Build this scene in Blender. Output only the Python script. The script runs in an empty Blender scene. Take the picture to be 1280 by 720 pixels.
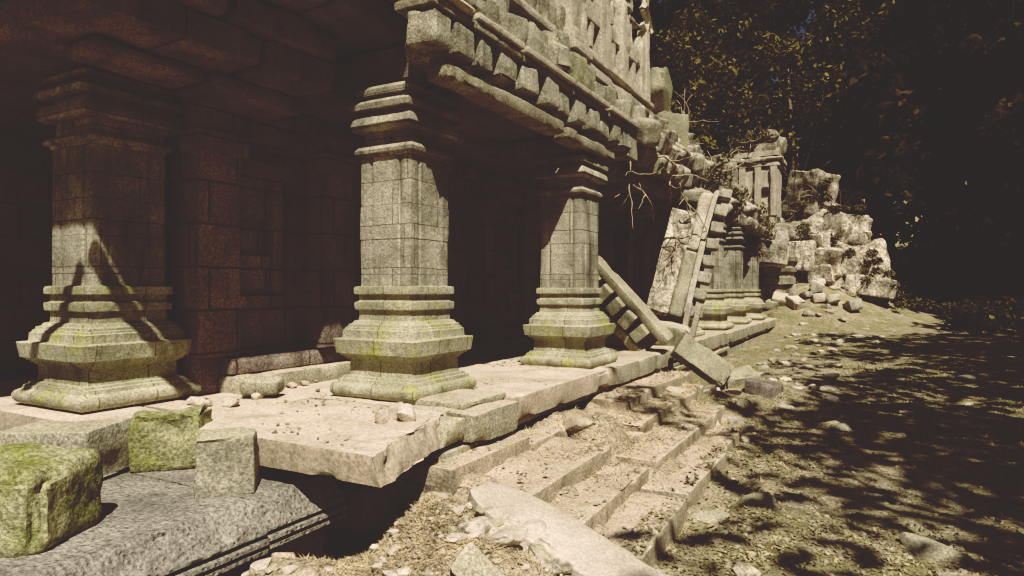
import bpy, math, random
import numpy as np
from mathutils import Vector, Matrix, Euler

R = math.radians
rng = np.random.default_rng(7)
random.seed(7)
SC = bpy.context.scene
COL = SC.collection

# ------------------------------------------------------------------ noise
def _hash(ix, iy, iz, s):
    h = (ix.astype(np.int64) * 374761393 + iy.astype(np.int64) * 668265263 + iz.astype(np.int64) * 1274126177 + s * 974711) & 0xFFFFFFFF
    h = ((h ^ (h >> 13)) * 1274126177) & 0xFFFFFFFF
    h = h ^ (h >> 16)
    return (h & 0xFFFFFF) / float(0xFFFFFF) * 2 - 1

def vnoise(P, s=0):
    I = np.floor(P); Fr = P - I; U = Fr * Fr * (3 - 2 * Fr)
    ix, iy, iz = I[:, 0], I[:, 1], I[:, 2]
    def c(a, b, d): return _hash(ix + a, iy + b, iz + d, s)
    x, y, z = U[:, 0], U[:, 1], U[:, 2]
    l = lambda a, b, t: a + (b - a) * t
    return l(l(l(c(0,0,0), c(1,0,0), x), l(c(0,1,0), c(1,1,0), x), y),
             l(l(c(0,0,1), c(1,0,1), x), l(c(0,1,1), c(1,1,1), x), y), z)

def fbm(P, freq=1.0, octv=3, s=0):
    t = np.zeros(len(P)); a = 1.0; f = freq; n = 0
    for k in range(octv):
        t += a * vnoise(P * f + 17.3 * k, s + k); n += a; a *= .5; f *= 2.07
    return t / n

# ------------------------------------------------------------------ mesh builder
class MB:
    def __init__(self): self.V = []; self.F = []; self.n = 0
    def add(self, V, F, M=None):
        V = np.asarray(V, float)
        if M is not None:
            A = np.array(M); V = V @ A[:3, :3].T + A[:3, 3]
        self.V.append(V)
        if isinstance(F, np.ndarray): self.F.extend((F + self.n).tolist())
        else: self.F.extend([[i + self.n for i in f] for f in F])
        self.n += len(V)
        return self
    def mesh(self, name, mat, off=(0, 0, 0), angle=38, smooth=True):
        me = bpy.data.meshes.new(name)
        V = np.concatenate(self.V) - np.array(off)
        me.from_pydata(V.tolist(), [], self.F)
        me.materials.append(mat)
        me.update()
        if smooth:
            me.polygons.foreach_set('use_smooth', np.ones(len(me.polygons), bool))
            if angle: me.set_sharp_from_angle(angle=R(angle))
        nP = len(me.polygons)
        nor = np.zeros(nP * 3); me.polygons.foreach_get('normal', nor); nor = nor.reshape(-1, 3)
        tot = np.zeros(nP, np.int32); me.polygons.foreach_get('loop_total', tot)
        lv = np.zeros(len(me.loops), np.int32); me.loops.foreach_get('vertex_index', lv)
        W = np.concatenate(self.V)
        ax = np.repeat(np.argmax(np.abs(nor), axis=1), tot)
        P = W[lv]
        uv = np.where((ax == 0)[:, None], P[:, [1, 2]], np.where((ax == 1)[:, None], P[:, [0, 2]], P[:, [0, 1]]))
        ul = me.uv_layers.new(name='UVMap')
        ul.data.foreach_set('uv', uv.astype(np.float32).ravel())
        return me

def tag(o, label=None, cat=None, group=None, kind=None):
    if label: o['label'] = label
    if cat: o['category'] = cat
    if group: o['group'] = group
    if kind: o['kind'] = kind
    elif cat: o['kind'] = 'thing'
    return o

def thing(name, label, cat, loc=(0, 0, 0), group=None):
    o = bpy.data.objects.new(name, None); COL.objects.link(o); o.location = loc
    o.empty_display_size = .2
    return tag(o, label, cat, group)

def part(name, mb, mat, root, angle=38, base=None):
    b = base if base is not None else tuple(root.location)
    o = bpy.data.objects.new(name, mb.mesh(name, mat, b, angle)); COL.objects.link(o); o.parent = root
    return o

def solo(name, mb, mat, loc, label, cat, group=None, kind=None, angle=38, smooth=True):
    o = bpy.data.objects.new(name, mb.mesh(name, mat, loc, angle, smooth)); COL.objects.link(o); o.location = loc
    return tag(o, label, cat, group, kind)

def copy_tree(o, parent=None):
    c = o.copy(); COL.objects.link(c)
    if parent: c.parent = parent
    for ch in list(o.children): copy_tree(ch, c)
    return c

def TM(loc=(0, 0, 0), rot=(0, 0, 0), scl=(1, 1, 1)):
    return Matrix.LocRotScale(Vector(loc), Euler([R(a) for a in rot]), Vector(scl))

# ------------------------------------------------------------------ shape generators
_gc = {}
def grid_cube(nx, ny, nz):
    k = (nx, ny, nz)
    if k in _gc: return _gc[k]
    idx = {}; V = []; F = []
    N = (nx, ny, nz)
    def vid(i, j, l):
        key = (i, j, l)
        if key not in idx:
            idx[key] = len(V); V.append((2 * i / nx - 1, 2 * j / ny - 1, 2 * l / nz - 1))
        return idx[key]
    for ax in range(3):
        a, b = [(1, 2), (2, 0), (0, 1)][ax]
        for side in (0, N[ax]):
            for i in range(N[a]):
                for j in range(N[b]):
                    q = []
                    for (di, dj) in ((0, 0), (1, 0), (1, 1), (0, 1)):
                        c = [0, 0, 0]; c[ax] = side; c[a] = i + di; c[b] = j + dj
                        q.append(vid(*c))
                    if side == 0: q.reverse()
                    F.append(q)
    _gc[k] = (np.array(V), np.array(F))
    return _gc[k]

_seed = [100]
def ns():
    _seed[0] += 1
    return _seed[0]

def block(size, res=.06, r=.02, amp=.008, freq=5., chip=.0, seed=None, maxn=44, taper=0.):
    """eroded stone block centred on the origin"""
    s = ns() if seed is None else seed
    size = np.array(size, float)
    n = [int(min(maxn, max(2, math.ceil(d / res)))) for d in size]
    V, F = grid_cube(*n)
    h = size / 2
    # pull the outermost interior lines toward the edge so the edge is crisp
    P = V * h
    r = min(r, .45 * size.min())
    q = np.clip(P, -(h - r), h - r)
    d = P - q
    L = np.linalg.norm(d, axis=1, keepdims=True); nrm = d / np.maximum(L, 1e-9)
    P = q + nrm * r
    if taper: P[:, :2] *= (1 - taper * (P[:, 2:3] / h[2] * .5 + .5))
    off = np.array([s * 3.17, s * 1.71, s * 2.39])
    disp = amp * fbm(P + off, freq, 4, s)
    if chip:
        edge = (np.abs(nrm).max(axis=1) < .97).astype(float) * .7 + .3
        c = np.clip(fbm(P + off * 1.3, freq * .6, 2, s + 9) - .12, 0, 1) * chip * edge * 2.2
        disp -= c
    return P + nrm * disp[:, None], F

def rock(R3, n=18, amp=.25, freq=1.2, seed=None, flat=0.):
    s = ns() if seed is None else seed
    V, F = grid_cube(n, n, n)
    D = V / np.linalg.norm(V, axis=1, keepdims=True)
    D = D * .75 + V * .25
    off = np.array([s * 3.1, s * 1.3, s * .7])
    rid = 1 - np.abs(fbm(D + off, freq, 4, s)) * 2
    k = 1 + amp * (fbm(D + off, freq, 4, s + 3) * 1.2 - .4 * (rid > .8) * (rid - .8) * 4)
    # facet planes
    rr = np.random.default_rng(s)
    P = D * k[:, None]
    for _ in range(11):
        u = rr.normal(size=3); u /= np.linalg.norm(u)
        dd = P @ u; lim = rr.uniform(.5, .85)
        over = np.clip(dd - lim, 0, None)
        P = P - np.outer(over * .85, u)
    return P * np.array(R3), F

def tube(pts, rad, sides=6, wob=0.):
    pts = [Vector(p) for p in pts]
    V = []; F = []
    up = Vector((0.3, .2, 1)).normalized()
    for i, p in enumerate(pts):
        t = (pts[min(i + 1, len(pts) - 1)] - pts[max(i - 1, 0)]).normalized()
        a = t.cross(up)
        if a.length < .05: a = t.cross(Vector((1, 0, 0)))
        a.normalize(); b = t.cross(a)
        r = rad[i] if hasattr(rad, '__len__') else rad
        for k in range(sides):
            an = 2 * math.pi * k / sides
            q = p + (a * math.cos(an) + b * math.sin(an)) * r * (1 + wob * random.uniform(-1, 1))
            V.append(tuple(q))
    for i in range(len(pts) - 1):
        for k in range(sides):
            F.append([i * sides + k, i * sides + (k + 1) % sides, (i + 1) * sides + (k + 1) % sides, (i + 1) * sides + k])
    F.append(list(range(sides))[::-1]); F.append([(len(pts) - 1) * sides + k for k in range(sides)])
    return V, F

def square_loft(rings, nside=18, seed=0, amp=.006, redent=None, joints=()):
    """rings: (z, wx, wy[, cx, cy]); a square plan lofted along z, eroded by noise"""
    u = np.linspace(-1, 1, nside + 1)[:-1]
    base = []
    for k in range(4):
        for t in u:
            base.append([(t, -1), (1, t), (-t, 1), (-1, -t)][k])
    base = np.array(base)
    m = len(base)
    tt = np.where(np.abs(base[:, 0]) >= .999, base[:, 1], base[:, 0])
    corner = np.clip((np.abs(base).min(axis=1) - .9) / .1, 0, 1)
    V = []
    for rg in rings:
        z, wx, wy = rg[:3]; cx, cy = (rg[3], rg[4]) if len(rg) > 3 else (0, 0)
        B = base.copy()
        k = np.ones(m) * (1 - .012 * corner)
        if redent: k = k - redent * ((np.abs(tt) > .5) & (np.abs(tt) < .66))
        V.append(np.stack([cx + B[:, 0] * k * wx, cy + B[:, 1] * k * wy, np.full(m, z)], 1))
    V = np.concatenate(V)
    dirs = np.tile(base / np.linalg.norm(base, axis=1, keepdims=True), (len(rings), 1))
    P = V + seed * 7.7
    d = amp * fbm(P, 7, 4, seed) - amp * 2.0 * np.clip(fbm(P, 3.2, 3, seed + 5) - .2, 0, 1)
    V[:, :2] += dirs * d[:, None]
    V[:, 2] += amp * .5 * fbm(P + 31, 5, 2, seed + 11)
    F = []
    for i in range(len(rings) - 1):
        for k in range(m):
            F.append([i * m + k, i * m + (k + 1) % m, (i + 1) * m + (k + 1) % m, (i + 1) * m + k])
    nb = len(V)
    cb = V[:m].mean(axis=0); ct = V[-m:].mean(axis=0)
    V = np.concatenate([V, [cb, ct]])
    last = (len(rings) - 1) * m
    for k in range(m):
        F.append([nb, (k + 1) % m, k]); F.append([nb + 1, last + k, last + (k + 1) % m])
    return V, F

# ------------------------------------------------------------------ materials
def nd(nt, typ, ins=None, **at):
    n = nt.nodes.new(typ)
    for k, v in at.items(): setattr(n, k, v)
    for k, v in (ins or {}).items():
        s = n.inputs[k]
        if isinstance(v, bpy.types.NodeSocket): nt.links.new(v, s)
        else: s.default_value = v
    return n
def c4(c): return (c[0], c[1], c[2], 1)
def mixc(nt, fac, a, b, blend='MIX'):
    n = nd(nt, 'ShaderNodeMix', data_type='RGBA', blend_type=blend)
    for i, v in ((0, fac), (6, a), (7, b)):
        if isinstance(v, bpy.types.NodeSocket): nt.links.new(v, n.inputs[i])
        else: n.inputs[i].default_value = v if i == 0 else c4(v)
    return n.outputs[2]
def mth(nt, op, a, b=None, c=None):
    n = nd(nt, 'ShaderNodeMath', operation=op)
    for i, v in enumerate((a, b, c)):
        if v is None: continue
        if isinstance(v, bpy.types.NodeSocket): nt.links.new(v, n.inputs[i])
        else: n.inputs[i].default_value = v
    return n.outputs[0]
def smooth(nt, v, lo, hi, a=0., b=1.):
    return nd(nt, 'ShaderNodeMapRange', {'Value': v, 'From Min': lo, 'From Max': hi, 'To Min': a, 'To Max': b}, interpolation_type='SMOOTHSTEP').outputs[0]
def noise_n(nt, vec, scale, detail=4, rough=.55, dist=0.):
    return nd(nt, 'ShaderNodeTexNoise', {'Vector': vec, 'Scale': scale, 'Detail': detail, 'Roughness': rough, 'Distortion': dist}).outputs[0]

def new_mat(name):
    m = bpy.data.materials.new(name); m.use_nodes = True
    nt = m.node_tree; nt.nodes.clear()
    return m, nt

def coords(nt):
    tc = nd(nt, 'ShaderNodeTexCoord')
    oi = nd(nt, 'ShaderNodeObjectInfo')
    off = mth(nt, 'MULTIPLY', oi.outputs['Random'], 37.0)
    v = nd(nt, 'ShaderNodeVectorMath', {0: tc.outputs['Object'], 1: off}, operation='ADD').outputs[0]
    return tc, v, oi

def stone(name, a, b, moss=.0, mosscol=(.20, .21, .07), grain=.45, gscale=55, bump=.5, joints=None, stain=.4, pale=.25, top=None, up_moss=0., pits=0.):
    m, nt = new_mat(name)
    tc, v, oi = coords(nt)
    geo = nd(nt, 'ShaderNodeNewGeometry')
    nz = nd(nt, 'ShaderNodeSeparateXYZ', {0: geo.outputs['Normal']}).outputs[2]
    big = noise_n(nt, v, 1.7, 6, .6)
    col = mixc(nt, smooth(nt, big, .33, .66), a, b)
    if top:
        tn = mth(nt, 'MULTIPLY', smooth(nt, nz, .6, .95), smooth(nt, noise_n(nt, v, 2.3, 5), .25, .6))
        col = mixc(nt, tn, col, top)
        dt = mth(nt, 'MULTIPLY', smooth(nt, nz, .7, .95), smooth(nt, noise_n(nt, v, 2.1, 7, .68, .4), .50, .68))
        col = mixc(nt, mth(nt, 'MULTIPLY', dt, .55), col, (.34, .285, .205))
    # pale lichen
    pl = smooth(nt, noise_n(nt, v, 9, 5, .65), .55, .72)
    col = mixc(nt, mth(nt, 'MULTIPLY', pl, pale), col, (.50, .47, .38))
    # vertical weather stains
    sv = nd(nt, 'ShaderNodeMapping', {'Vector': v, 'Scale': (3.0, 3.0, .5)}).outputs[0]
    st = mth(nt, 'MULTIPLY', smooth(nt, noise_n(nt, sv, 1.6, 5, .6), .48, .72), stain)
    st = mth(nt, 'MULTIPLY', st, smooth(nt, nz, .75, .3))
    col = mixc(nt, st, col, (.07, .06, .048))
    dk = mth(nt, 'MULTIPLY', smooth(nt, noise_n(nt, v, 14, 4, .7), .56, .75), stain * .9)
    col = mixc(nt, dk, col, (.10, .09, .07))
    if moss or up_moss:
        mn = smooth(nt, noise_n(nt, v, 3.1, 6, .62), .62 - .3 * moss, .82 - .3 * moss)
        mf = mth(nt, 'MULTIPLY', mn, min(1., .35 + moss))
        if up_moss: mf = mth(nt, 'MAXIMUM', mf, mth(nt, 'MULTIPLY', smooth(nt, nz, .2, .9), mth(nt, 'MULTIPLY', mn, up_moss)))
        col = mixc(nt, mf, col, mosscol)
    g = noise_n(nt, v, gscale, 3, .75)
    gm = smooth(nt, g, .3, .7, 1 - grain, 1 + grain * .75)
    col = mixc(nt, 1.0, col, nd(nt, 'ShaderNodeCombineColor', {0: gm, 1: gm, 2: gm}).outputs[0], 'MULTIPLY')
    h = mth(nt, 'MULTIPLY', g, .35)
    h = mth(nt, 'ADD', h, mth(nt, 'MULTIPLY', noise_n(nt, v, 13, 5, .65), .9))
    if pits:
        vo = nd(nt, 'ShaderNodeTexVoronoi', {'Vector': v, 'Scale': 26.0}, feature='F1').outputs['Distance']
        h = mth(nt, 'ADD', h, mth(nt, 'MULTIPLY', smooth(nt, vo, .1, .5), pits))
    if joints:
        bw, bh, ms = joints
        uv = nd(nt, 'ShaderNodeVectorMath', {0: tc.outputs['UV'], 1: nd(nt, 'ShaderNodeVectorMath', {0: nd(nt, 'ShaderNodeTexNoise', {'Vector': v, 'Scale': 4.}).outputs[1], 1: (.03, .03, .03)}, operation='MULTIPLY').outputs[0]}, operation='ADD').outputs[0]
        br = nd(nt, 'ShaderNodeTexBrick', {'Vector': uv, 'Scale': 1., 'Mortar Size': ms, 'Mortar Smooth': .35, 'Brick Width': bw, 'Row Height': bh,
                                           'Color1': (1, 1, 1, 1), 'Color2': (.78, .78, .78, 1), 'Mortar': (.36, .34, .31, 1)}, offset=.43, squash=1.3, squash_frequency=3)
        col = mixc(nt, .85, col, br.outputs['Color'], 'MULTIPLY')
        h = mth(nt, 'SUBTRACT', h, mth(nt, 'MULTIPLY', br.outputs['Fac'], 1.6))
    bp = nd(nt, 'ShaderNodeBump', {'Height': h, 'Strength': bump, 'Distance': .03})
    bs = nd(nt, 'ShaderNodeBsdfPrincipled', {'Base Color': col, 'Roughness': .93, 'Normal': bp.outputs[0]})
    bs.inputs['Specular IOR Level'].default_value = .15
    out = nd(nt, 'ShaderNodeOutputMaterial', {0: bs.outputs[0]})
    return m

M_pillar = stone('weathered_pillar_stone', (.27, .25, .20), (.50, .465, .385), moss=.08, stain=.65, joints=(.41, .405, .005), grain=.36, bump=.55, pale=.55)
M_base = stone('mossy_base_stone', (.36, .345, .25), (.54, .51, .40), moss=.44, mosscol=(.40, .40, .155), pale=.5, stain=.42, joints=(.36, 3.0, .005), grain=.36, bump=.5)
M_slab = stone('bleached_slab_stone', (.42, .36, .28), (.55, .47, .38), moss=.12, stain=.25, top=(.62, .53, .44), pale=.15, grain=.3, bump=.4, gscale=40)
M_slabm = stone('mossy_slab_stone', (.33, .31, .23), (.46, .42, .33), moss=.3, mosscol=(.27, .27, .11), stain=.5, top=(.55, .47, .38), grain=.45, bump=.6)
M_terr = stone('rough_grey_terrace_stone', (.215, .2, .172), (.33, .307, .267), stain=.35, pale=.35, grain=.5, gscale=50, bump=.7, pits=.5)
M_roof = stone('roof_stone', (.31, .29, .23), (.46, .43, .35), moss=.16, stain=.5, grain=.45, bump=.7, pale=.4)
M_roofm = stone('mossy_roof_stone', (.30, .285, .21), (.43, .41, .31), moss=.35, mosscol=(.26, .26, .12), stain=.4, grain=.45, bump=.6, up_moss=.8)
M_lip = stone('mossy_lintel_stone', (.27, .24, .19), (.37, .34, .26), moss=.25, mosscol=(.27, .28, .08), stain=.4, grain=.45, bump=.5, up_moss=1.)
M_cream = stone('pale_carved_stone', (.45, .41, .33), (.58, .53, .44), moss=.05, stain=.35, grain=.4, bump=.6)
M_wall = stone('shaded_wall_stone', (.27, .225, .20), (.42, .36, .32), stain=.55, grain=.5, bump=.7, joints=(.72, .41, .012), pale=.12)
M_dark = stone('shade_dark_stone', (.17, .145, .125), (.31, .265, .235), stain=.5, grain=.45, bump=.7, pale=.2)  # colour darkened so roof undersides and recesses read as deep shade
M_moss = stone('green_moss_stone', (.28, .27, .16), (.40, .385, .26), moss=.62, mosscol=(.22, .235, .095), stain=.25, grain=.5, gscale=42, bump=.9, pale=.1)
M_mossh = stone('half_moss_stone', (.31, .29, .225), (.43, .405, .33), moss=.3, mosscol=(.25, .26, .125), stain=.3, grain=.45, gscale=46, bump=.7, pale=.5, top=(.45, .42, .31))
M_pale = stone('pale_loose_stone', (.46, .40, .33), (.62, .55, .47), stain=.2, grain=.25, bump=.5, pale=.2)
M_rock = stone('craggy_rock', (.22, .195, .155), (.52, .47, .39), moss=.2, stain=.75, grain=.5, gscale=14, bump=1.0, pale=.5)
M_gravel = stone('dull_gravel', (.30, .265, .195), (.46, .41, .315), stain=.3, grain=.3, pale=.3)
M_rockp = stone('bleached_craggy_rock', (.29, .255, .2), (.66, .59, .49), stain=.75, moss=.2, mosscol=(.2, .19, .1), grain=.6, gscale=11, bump=1.0, pale=.6)
M_step = stone('dusty_step_stone', (.36, .31, .235), (.48, .41, .32), moss=.25, mosscol=(.24, .24, .11), stain=.5, top=(.55, .46, .37), grain=.4, bump=.6)
M_olive = stone('olive_fallen_stone', (.29, .27, .20), (.42, .39, .30), moss=.16, mosscol=(.25, .25, .12), stain=.45, grain=.4, bump=.6)

def plain(name, col, rough=.9, var=.35, scale=6., trans=None):
    m, nt = new_mat(name)
    tc, v, oi = coords(nt)
    n = noise_n(nt, v, scale, 3)
    g = smooth(nt, n, .3, .7, 1 - var, 1 + var)
    c = mixc(nt, 1., col, nd(nt, 'ShaderNodeCombineColor', {0: g, 1: g, 2: g}).outputs[0], 'MULTIPLY')
    bs = nd(nt, 'ShaderNodeBsdfPrincipled', {'Base Color': c, 'Roughness': rough}); bs.inputs['Specular IOR Level'].default_value = .1
    sh = bs.outputs[0]
    if trans:
        tr = nd(nt, 'ShaderNodeBsdfTranslucent', {'Color': c})
        sh = nd(nt, 'ShaderNodeMixShader', {0: trans, 1: sh, 2: tr.outputs[0]}).outputs[0]
    nd(nt, 'ShaderNodeOutputMaterial', {0: sh})
    return m
M_leaf = plain('sunlit_leaf', (.175, .16, .068), .7, .6, 1.3, .25)  # bright copy of the leaf, sunlight put into its colour
M_leafd = plain('shade_dark_leaf', (.060, .052, .028), .8, .5, .8, .1)  # dark copy of the leaf, forest shade put into its colour
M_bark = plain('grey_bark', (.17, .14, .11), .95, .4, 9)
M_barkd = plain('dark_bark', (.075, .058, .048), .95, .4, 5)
M_root = plain('dry_root', (.42, .36, .28), .9, .3, 14)
M_straw = plain('dry_grass_straw', (.52, .44, .31), .9, .4, 3, .2)
M_litter = plain('fallen_leaf', (.31, .265, .18), .85, .55, 2.1, .1)
M_vine = plain('ivy_leaf', (.20, .18, .11), .7, .5, 3, .2)

def ground_mat():
    m, nt = new_mat('leaf_littered_earth')
    tc = nd(nt, 'ShaderNodeTexCoord'); v = tc.outputs['Object']
    col = mixc(nt, smooth(nt, noise_n(nt, v, .7, 6, .6), .35, .62), (.36, .31, .22), (.29, .265, .155))
    col = mixc(nt, smooth(nt, noise_n(nt, v, 2.6, 6, .65), .5, .68), col, (.46, .40, .31))
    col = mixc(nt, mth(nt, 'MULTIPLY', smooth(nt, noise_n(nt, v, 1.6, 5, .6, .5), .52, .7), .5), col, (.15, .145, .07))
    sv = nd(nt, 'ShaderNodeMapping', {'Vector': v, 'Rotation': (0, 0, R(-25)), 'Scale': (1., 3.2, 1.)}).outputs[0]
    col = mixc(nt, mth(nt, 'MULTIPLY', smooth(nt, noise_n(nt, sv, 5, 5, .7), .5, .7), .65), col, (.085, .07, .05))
    vo = nd(nt, 'ShaderNodeTexVoronoi', {'Vector': v, 'Scale': 19.0, 'Randomness': 1.}, feature='F1')
    fl = mth(nt, 'MULTIPLY', smooth(nt, vo.outputs['Distance'], .32, .18), smooth(nt, noise_n(nt, v, 3., 3), .45, .6))
    rndc = nd(nt, 'ShaderNodeSeparateColor', {0: vo.outputs['Color']}).outputs[0]
    fl = mth(nt, 'MULTIPLY', fl, smooth(nt, rndc, .55, .95))
    col = mixc(nt, mth(nt, 'MULTIPLY', fl, .8), col, (.52, .45, .36))
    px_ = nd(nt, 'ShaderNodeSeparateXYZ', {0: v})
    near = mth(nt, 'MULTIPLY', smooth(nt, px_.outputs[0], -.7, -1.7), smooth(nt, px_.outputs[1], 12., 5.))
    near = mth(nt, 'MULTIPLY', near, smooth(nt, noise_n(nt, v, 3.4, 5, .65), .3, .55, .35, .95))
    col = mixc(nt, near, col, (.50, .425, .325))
    g = noise_n(nt, v, 42, 4, .75)
    gm = smooth(nt, g, .3, .7, .5, 1.4)
    col = mixc(nt, 1., col, nd(nt, 'ShaderNodeCombineColor', {0: gm, 1: gm, 2: gm}).outputs[0], 'MULTIPLY')
    h = mth(nt, 'ADD', mth(nt, 'MULTIPLY', g, .5), mth(nt, 'MULTIPLY', noise_n(nt, v, 9, 5, .7), 1.2))
    h = mth(nt, 'ADD', h, mth(nt, 'MULTIPLY', fl, .6))
    bp = nd(nt, 'ShaderNodeBump', {'Height': h, 'Strength': .9, 'Distance': .05})
    bs = nd(nt, 'ShaderNodeBsdfPrincipled', {'Base Color': col, 'Roughness': .95, 'Normal': bp.outputs[0]}); bs.inputs['Specular IOR Level'].default_value = .1
    nd(nt, 'ShaderNodeOutputMaterial', {0: bs.outputs[0]})
    return m
M_ground = ground_mat()

# ------------------------------------------------------------------ ground
def gz(x, y):
    x = np.asarray(x, float); y = np.asarray(y, float)
    z = -.88 + .028 * np.clip(y - 6, 0, 26)
    def bump(cx, cy, a, sx, sy): return a * np.exp(-((x - cx) / sx) ** 2 - ((y - cy) / sy) ** 2)
    z = z + bump(-2.38, 3.35, .52, .36, .50) + bump(-1.9, 2.7, .30, .5, .5) + bump(-2.98, 2.62, .30, .42, .42) + bump(-1.35, 3.1, .14, .4, .35) + bump(-1.75, 3.12, .24, .34, .22) + bump(-2.1, 3.0, .10, .3, .3)
    z = z + bump(-2.42, 6.25, .62, .36, .62) + bump(-2.35, 8.6, .40, .35, .8) + bump(-1.7, 11.6, .25, .8, 1.0)
    z = z + bump(-2.4, 27.2, 1.25, 2.0, 2.2) + bump(-.8, 29.5, .9, 2.5, 2.5)
    z = z + .05 * np.clip(x - 1.8, 0, 12) + .22 * np.clip(y - 46, 0, 90) * (1 + 0 * x)
    z = z + .10 * np.clip(np.abs(x) - 25, 0, 80)
    P = np.stack([x.ravel(), y.ravel(), np.zeros(x.size)], 1)
    w = np.clip((y - 3.6) / .5, 0, 1) * np.clip((11.5 - y) / 1.5, 0, 1) * np.clip((x + 3.05) / .1, 0, 1) * np.clip((-1.0 - x) / .25, 0, 1)
    drift = -.425 - .312 * (x + 2.62) - .05 + (.20 * fbm(P + 5, 1.15, 3, 41) + .05 * fbm(P, 5, 2, 42)).reshape(x.shape)
    z = np.maximum(z, z * (1 - w) + w * drift)
    n = .06 * fbm(P, .9, 3, 3) + .042 * fbm(P, 3.6, 4, 8) + .010 * fbm(P, 12, 2, 9)
    far = np.clip((np.hypot(x, y) - 30) / 40, 0, 3).ravel()
    n = n + far * .5 * fbm(P, .12, 3, 21)
    z = z + n.reshape(z.shape)
    inside = 1 / (1 + np.exp((x + 3.25) / .05)) * (y > 3.05) * (y < 25)
    z = z * (1 - inside) + inside * -1.0
    return z

def lines(segs):
    out = []
    for a, b, st in segs: out += list(np.arange(a, b, st))
    return np.array(out + [segs[-1][1]])
gx = lines([(-160, -40, 12), (-40, -8, 2), (-8, -3.6, .3), (-3.6, 1.6, .05), (1.6, 5, .12), (5, 16, .6), (16, 160, 9)])
gy = lines([(-60, -6, 6), (-6, 1.2, .6), (1.2, 6, .05), (6, 12, .09), (12, 30, .22), (30, 60, .9), (60, 200, 8)])
GX, GY = np.meshgrid(gx, gy)
GZ = gz(GX, GY)
nx_, ny_ = len(gx), len(gy)
ii = np.arange((ny_ - 1) * (nx_ - 1)); rr_, cc_ = ii // (nx_ - 1), ii % (nx_ - 1)
q0 = rr_ * nx_ + cc_
mb = MB().add(np.stack([GX.ravel(), GY.ravel(), GZ.ravel()], 1), np.stack([q0, q0 + 1, q0 + 1 + nx_, q0 + nx_], 1))
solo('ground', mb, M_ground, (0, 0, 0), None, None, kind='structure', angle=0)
def gz1(x, y): return float(gz(np.array([x]), np.array([y]))[0])

# ------------------------------------------------------------------ pillars
def pillar_parts(root, seed):
    b = root.location
    rings = []
    def r(z, w, wy=None): rings.append((z, w, wy if wy else w))
    # base: torus, dado, cavetto, projecting band, stepped plinth, two rings
    for (z, w) in [(0, .46), (.012, .485), (.045, .507), (.085, .508), (.115, .492), (.128, .47), (.135, .455), (.165, .447), (.172, .425), (.19, .42), (.195, .378),
                   (.25, .372), (.335, .372), (.34, .39), (.355, .392), (.358, .408), (.375, .412), (.378, .432), (.395, .44), (.402, .445), (.405, .466), (.45, .472), (.535, .485), (.543, .478),
                   (.548, .425), (.56, .421), (.62, .418), (.628, .405), (.645, .40), (.65, .387), (.672, .383), (.68, .36), (.705, .345), (.712, .315), (.76, .312), (.805, .314), (.81, .33), (.815, .342), (.86, .346), (.885, .343), (.89, .318),
                   (.905, .312), (.95, .312), (.955, .325), (.96, .345), (1.0, .347), (1.028, .343), (1.034, .315)]: r(z, w)
    V, F = square_loft(rings, 22, seed, .0075)
    part('base', MB().add(V + np.array(b), F), M_base, root, 34)
    # shaft in four drums with hairline joints
    rings = []
    zs = [1.034, 1.14, 1.47, 1.79, 2.245]
    for k in range(4):
        a, c = zs[k], zs[k + 1]
        o = random.uniform(-.004, .004)
        for t in (0, .012, .25, .5, .75, .988, 1):
            z = a + (c - a) * t
            w = .303 + o - (.007 if t in (0, 1) else 0)
            rings.append((z + (.0005 if t == 0 else 0), w, w))
    V, F = square_loft(rings, 24, seed + 1, .008, redent=.055)
    part('shaft', MB().add(V + np.array(b), F), M_pillar, root, 34)
    rings = []
    for (z, w, wy) in [(2.245, .30, .30), (2.25, .312, .312), (2.275, .315, .315), (2.28, .345, .345), (2.31, .350, .350), (2.345, .325, .325), (2.352, .30, .30), (2.36, .285, .285), (2.475, .285, .285),
                       (2.48, .352, .39), (2.505, .365, .405), (2.508, .350, .388), (2.525, .355, .392), (2.53, .372, .412), (2.585, .36, .40), (2.61, .342, .382), (2.616, .29, .32), (2.665, .29, .32),
                       (2.67, .365, .425), (2.72, .37, .43), (2.755, .335, .39), (2.76, .275, .30), (2.805, .275, .30), (2.81, .33, .37), (2.86, .335, .375), (2.90, .30, .335)]:
        k_ = min(1., max(0., (z - 2.46) / .02))
        rings.append((z, w - .012 * k_, wy + .045 * k_, .012 * k_, .05 * k_))
    V, F = square_loft(rings, 22, seed + 2, .010)
    part('capital', MB().add(V + np.array(b), F), M_pillar, root, 34)

PG = 'square stone pillars along the gallery front'
p = thing('stone_pillar', 'tall sunlit square stone pillar with stepped base and capital on the front slab', 'pillar', (-3.97, 5.03, 0), PG)
pillar_parts(p, 11)
p2 = thing('stone_pillar', 'second sunlit stone pillar beyond the tall one, its upper left cut by shadow', 'pillar', (-3.60, 8.13, -.01), PG)
pillar_parts(p2, 21)
p0 = thing('stone_pillar', 'stone pillar by the porch wall, lit only at its base below a dark roof', 'pillar', (-6.1, 3.42, 0), PG)
pillar_parts(p0, 31)
p0.scale = (1.08, 1.08, 1)
for (y, lab) in ((17.2, 'far pillar half hidden behind the steeply leaning carved slab'),
                 (20.2, 'middle one of the three small far pillars past the leaning slab'),
                 (23.3, 'farthest small pillar at the end of the gallery platform')):
    c = copy_tree(p2); c.location = (-3.72, y, 0); c['label'] = lab; c.rotation_euler.z = R(random.choice([0, 180]) + random.uniform(-1.5, 1.5)); c.scale = (1.1, 1.1, .98)
c = copy_tree(p2); c.location = (-3.72, 14.1, -.02); c.rotation_euler.z = R(180.)
c['label'] = 'pillar base showing low behind the foot of the leaning slab'

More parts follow.
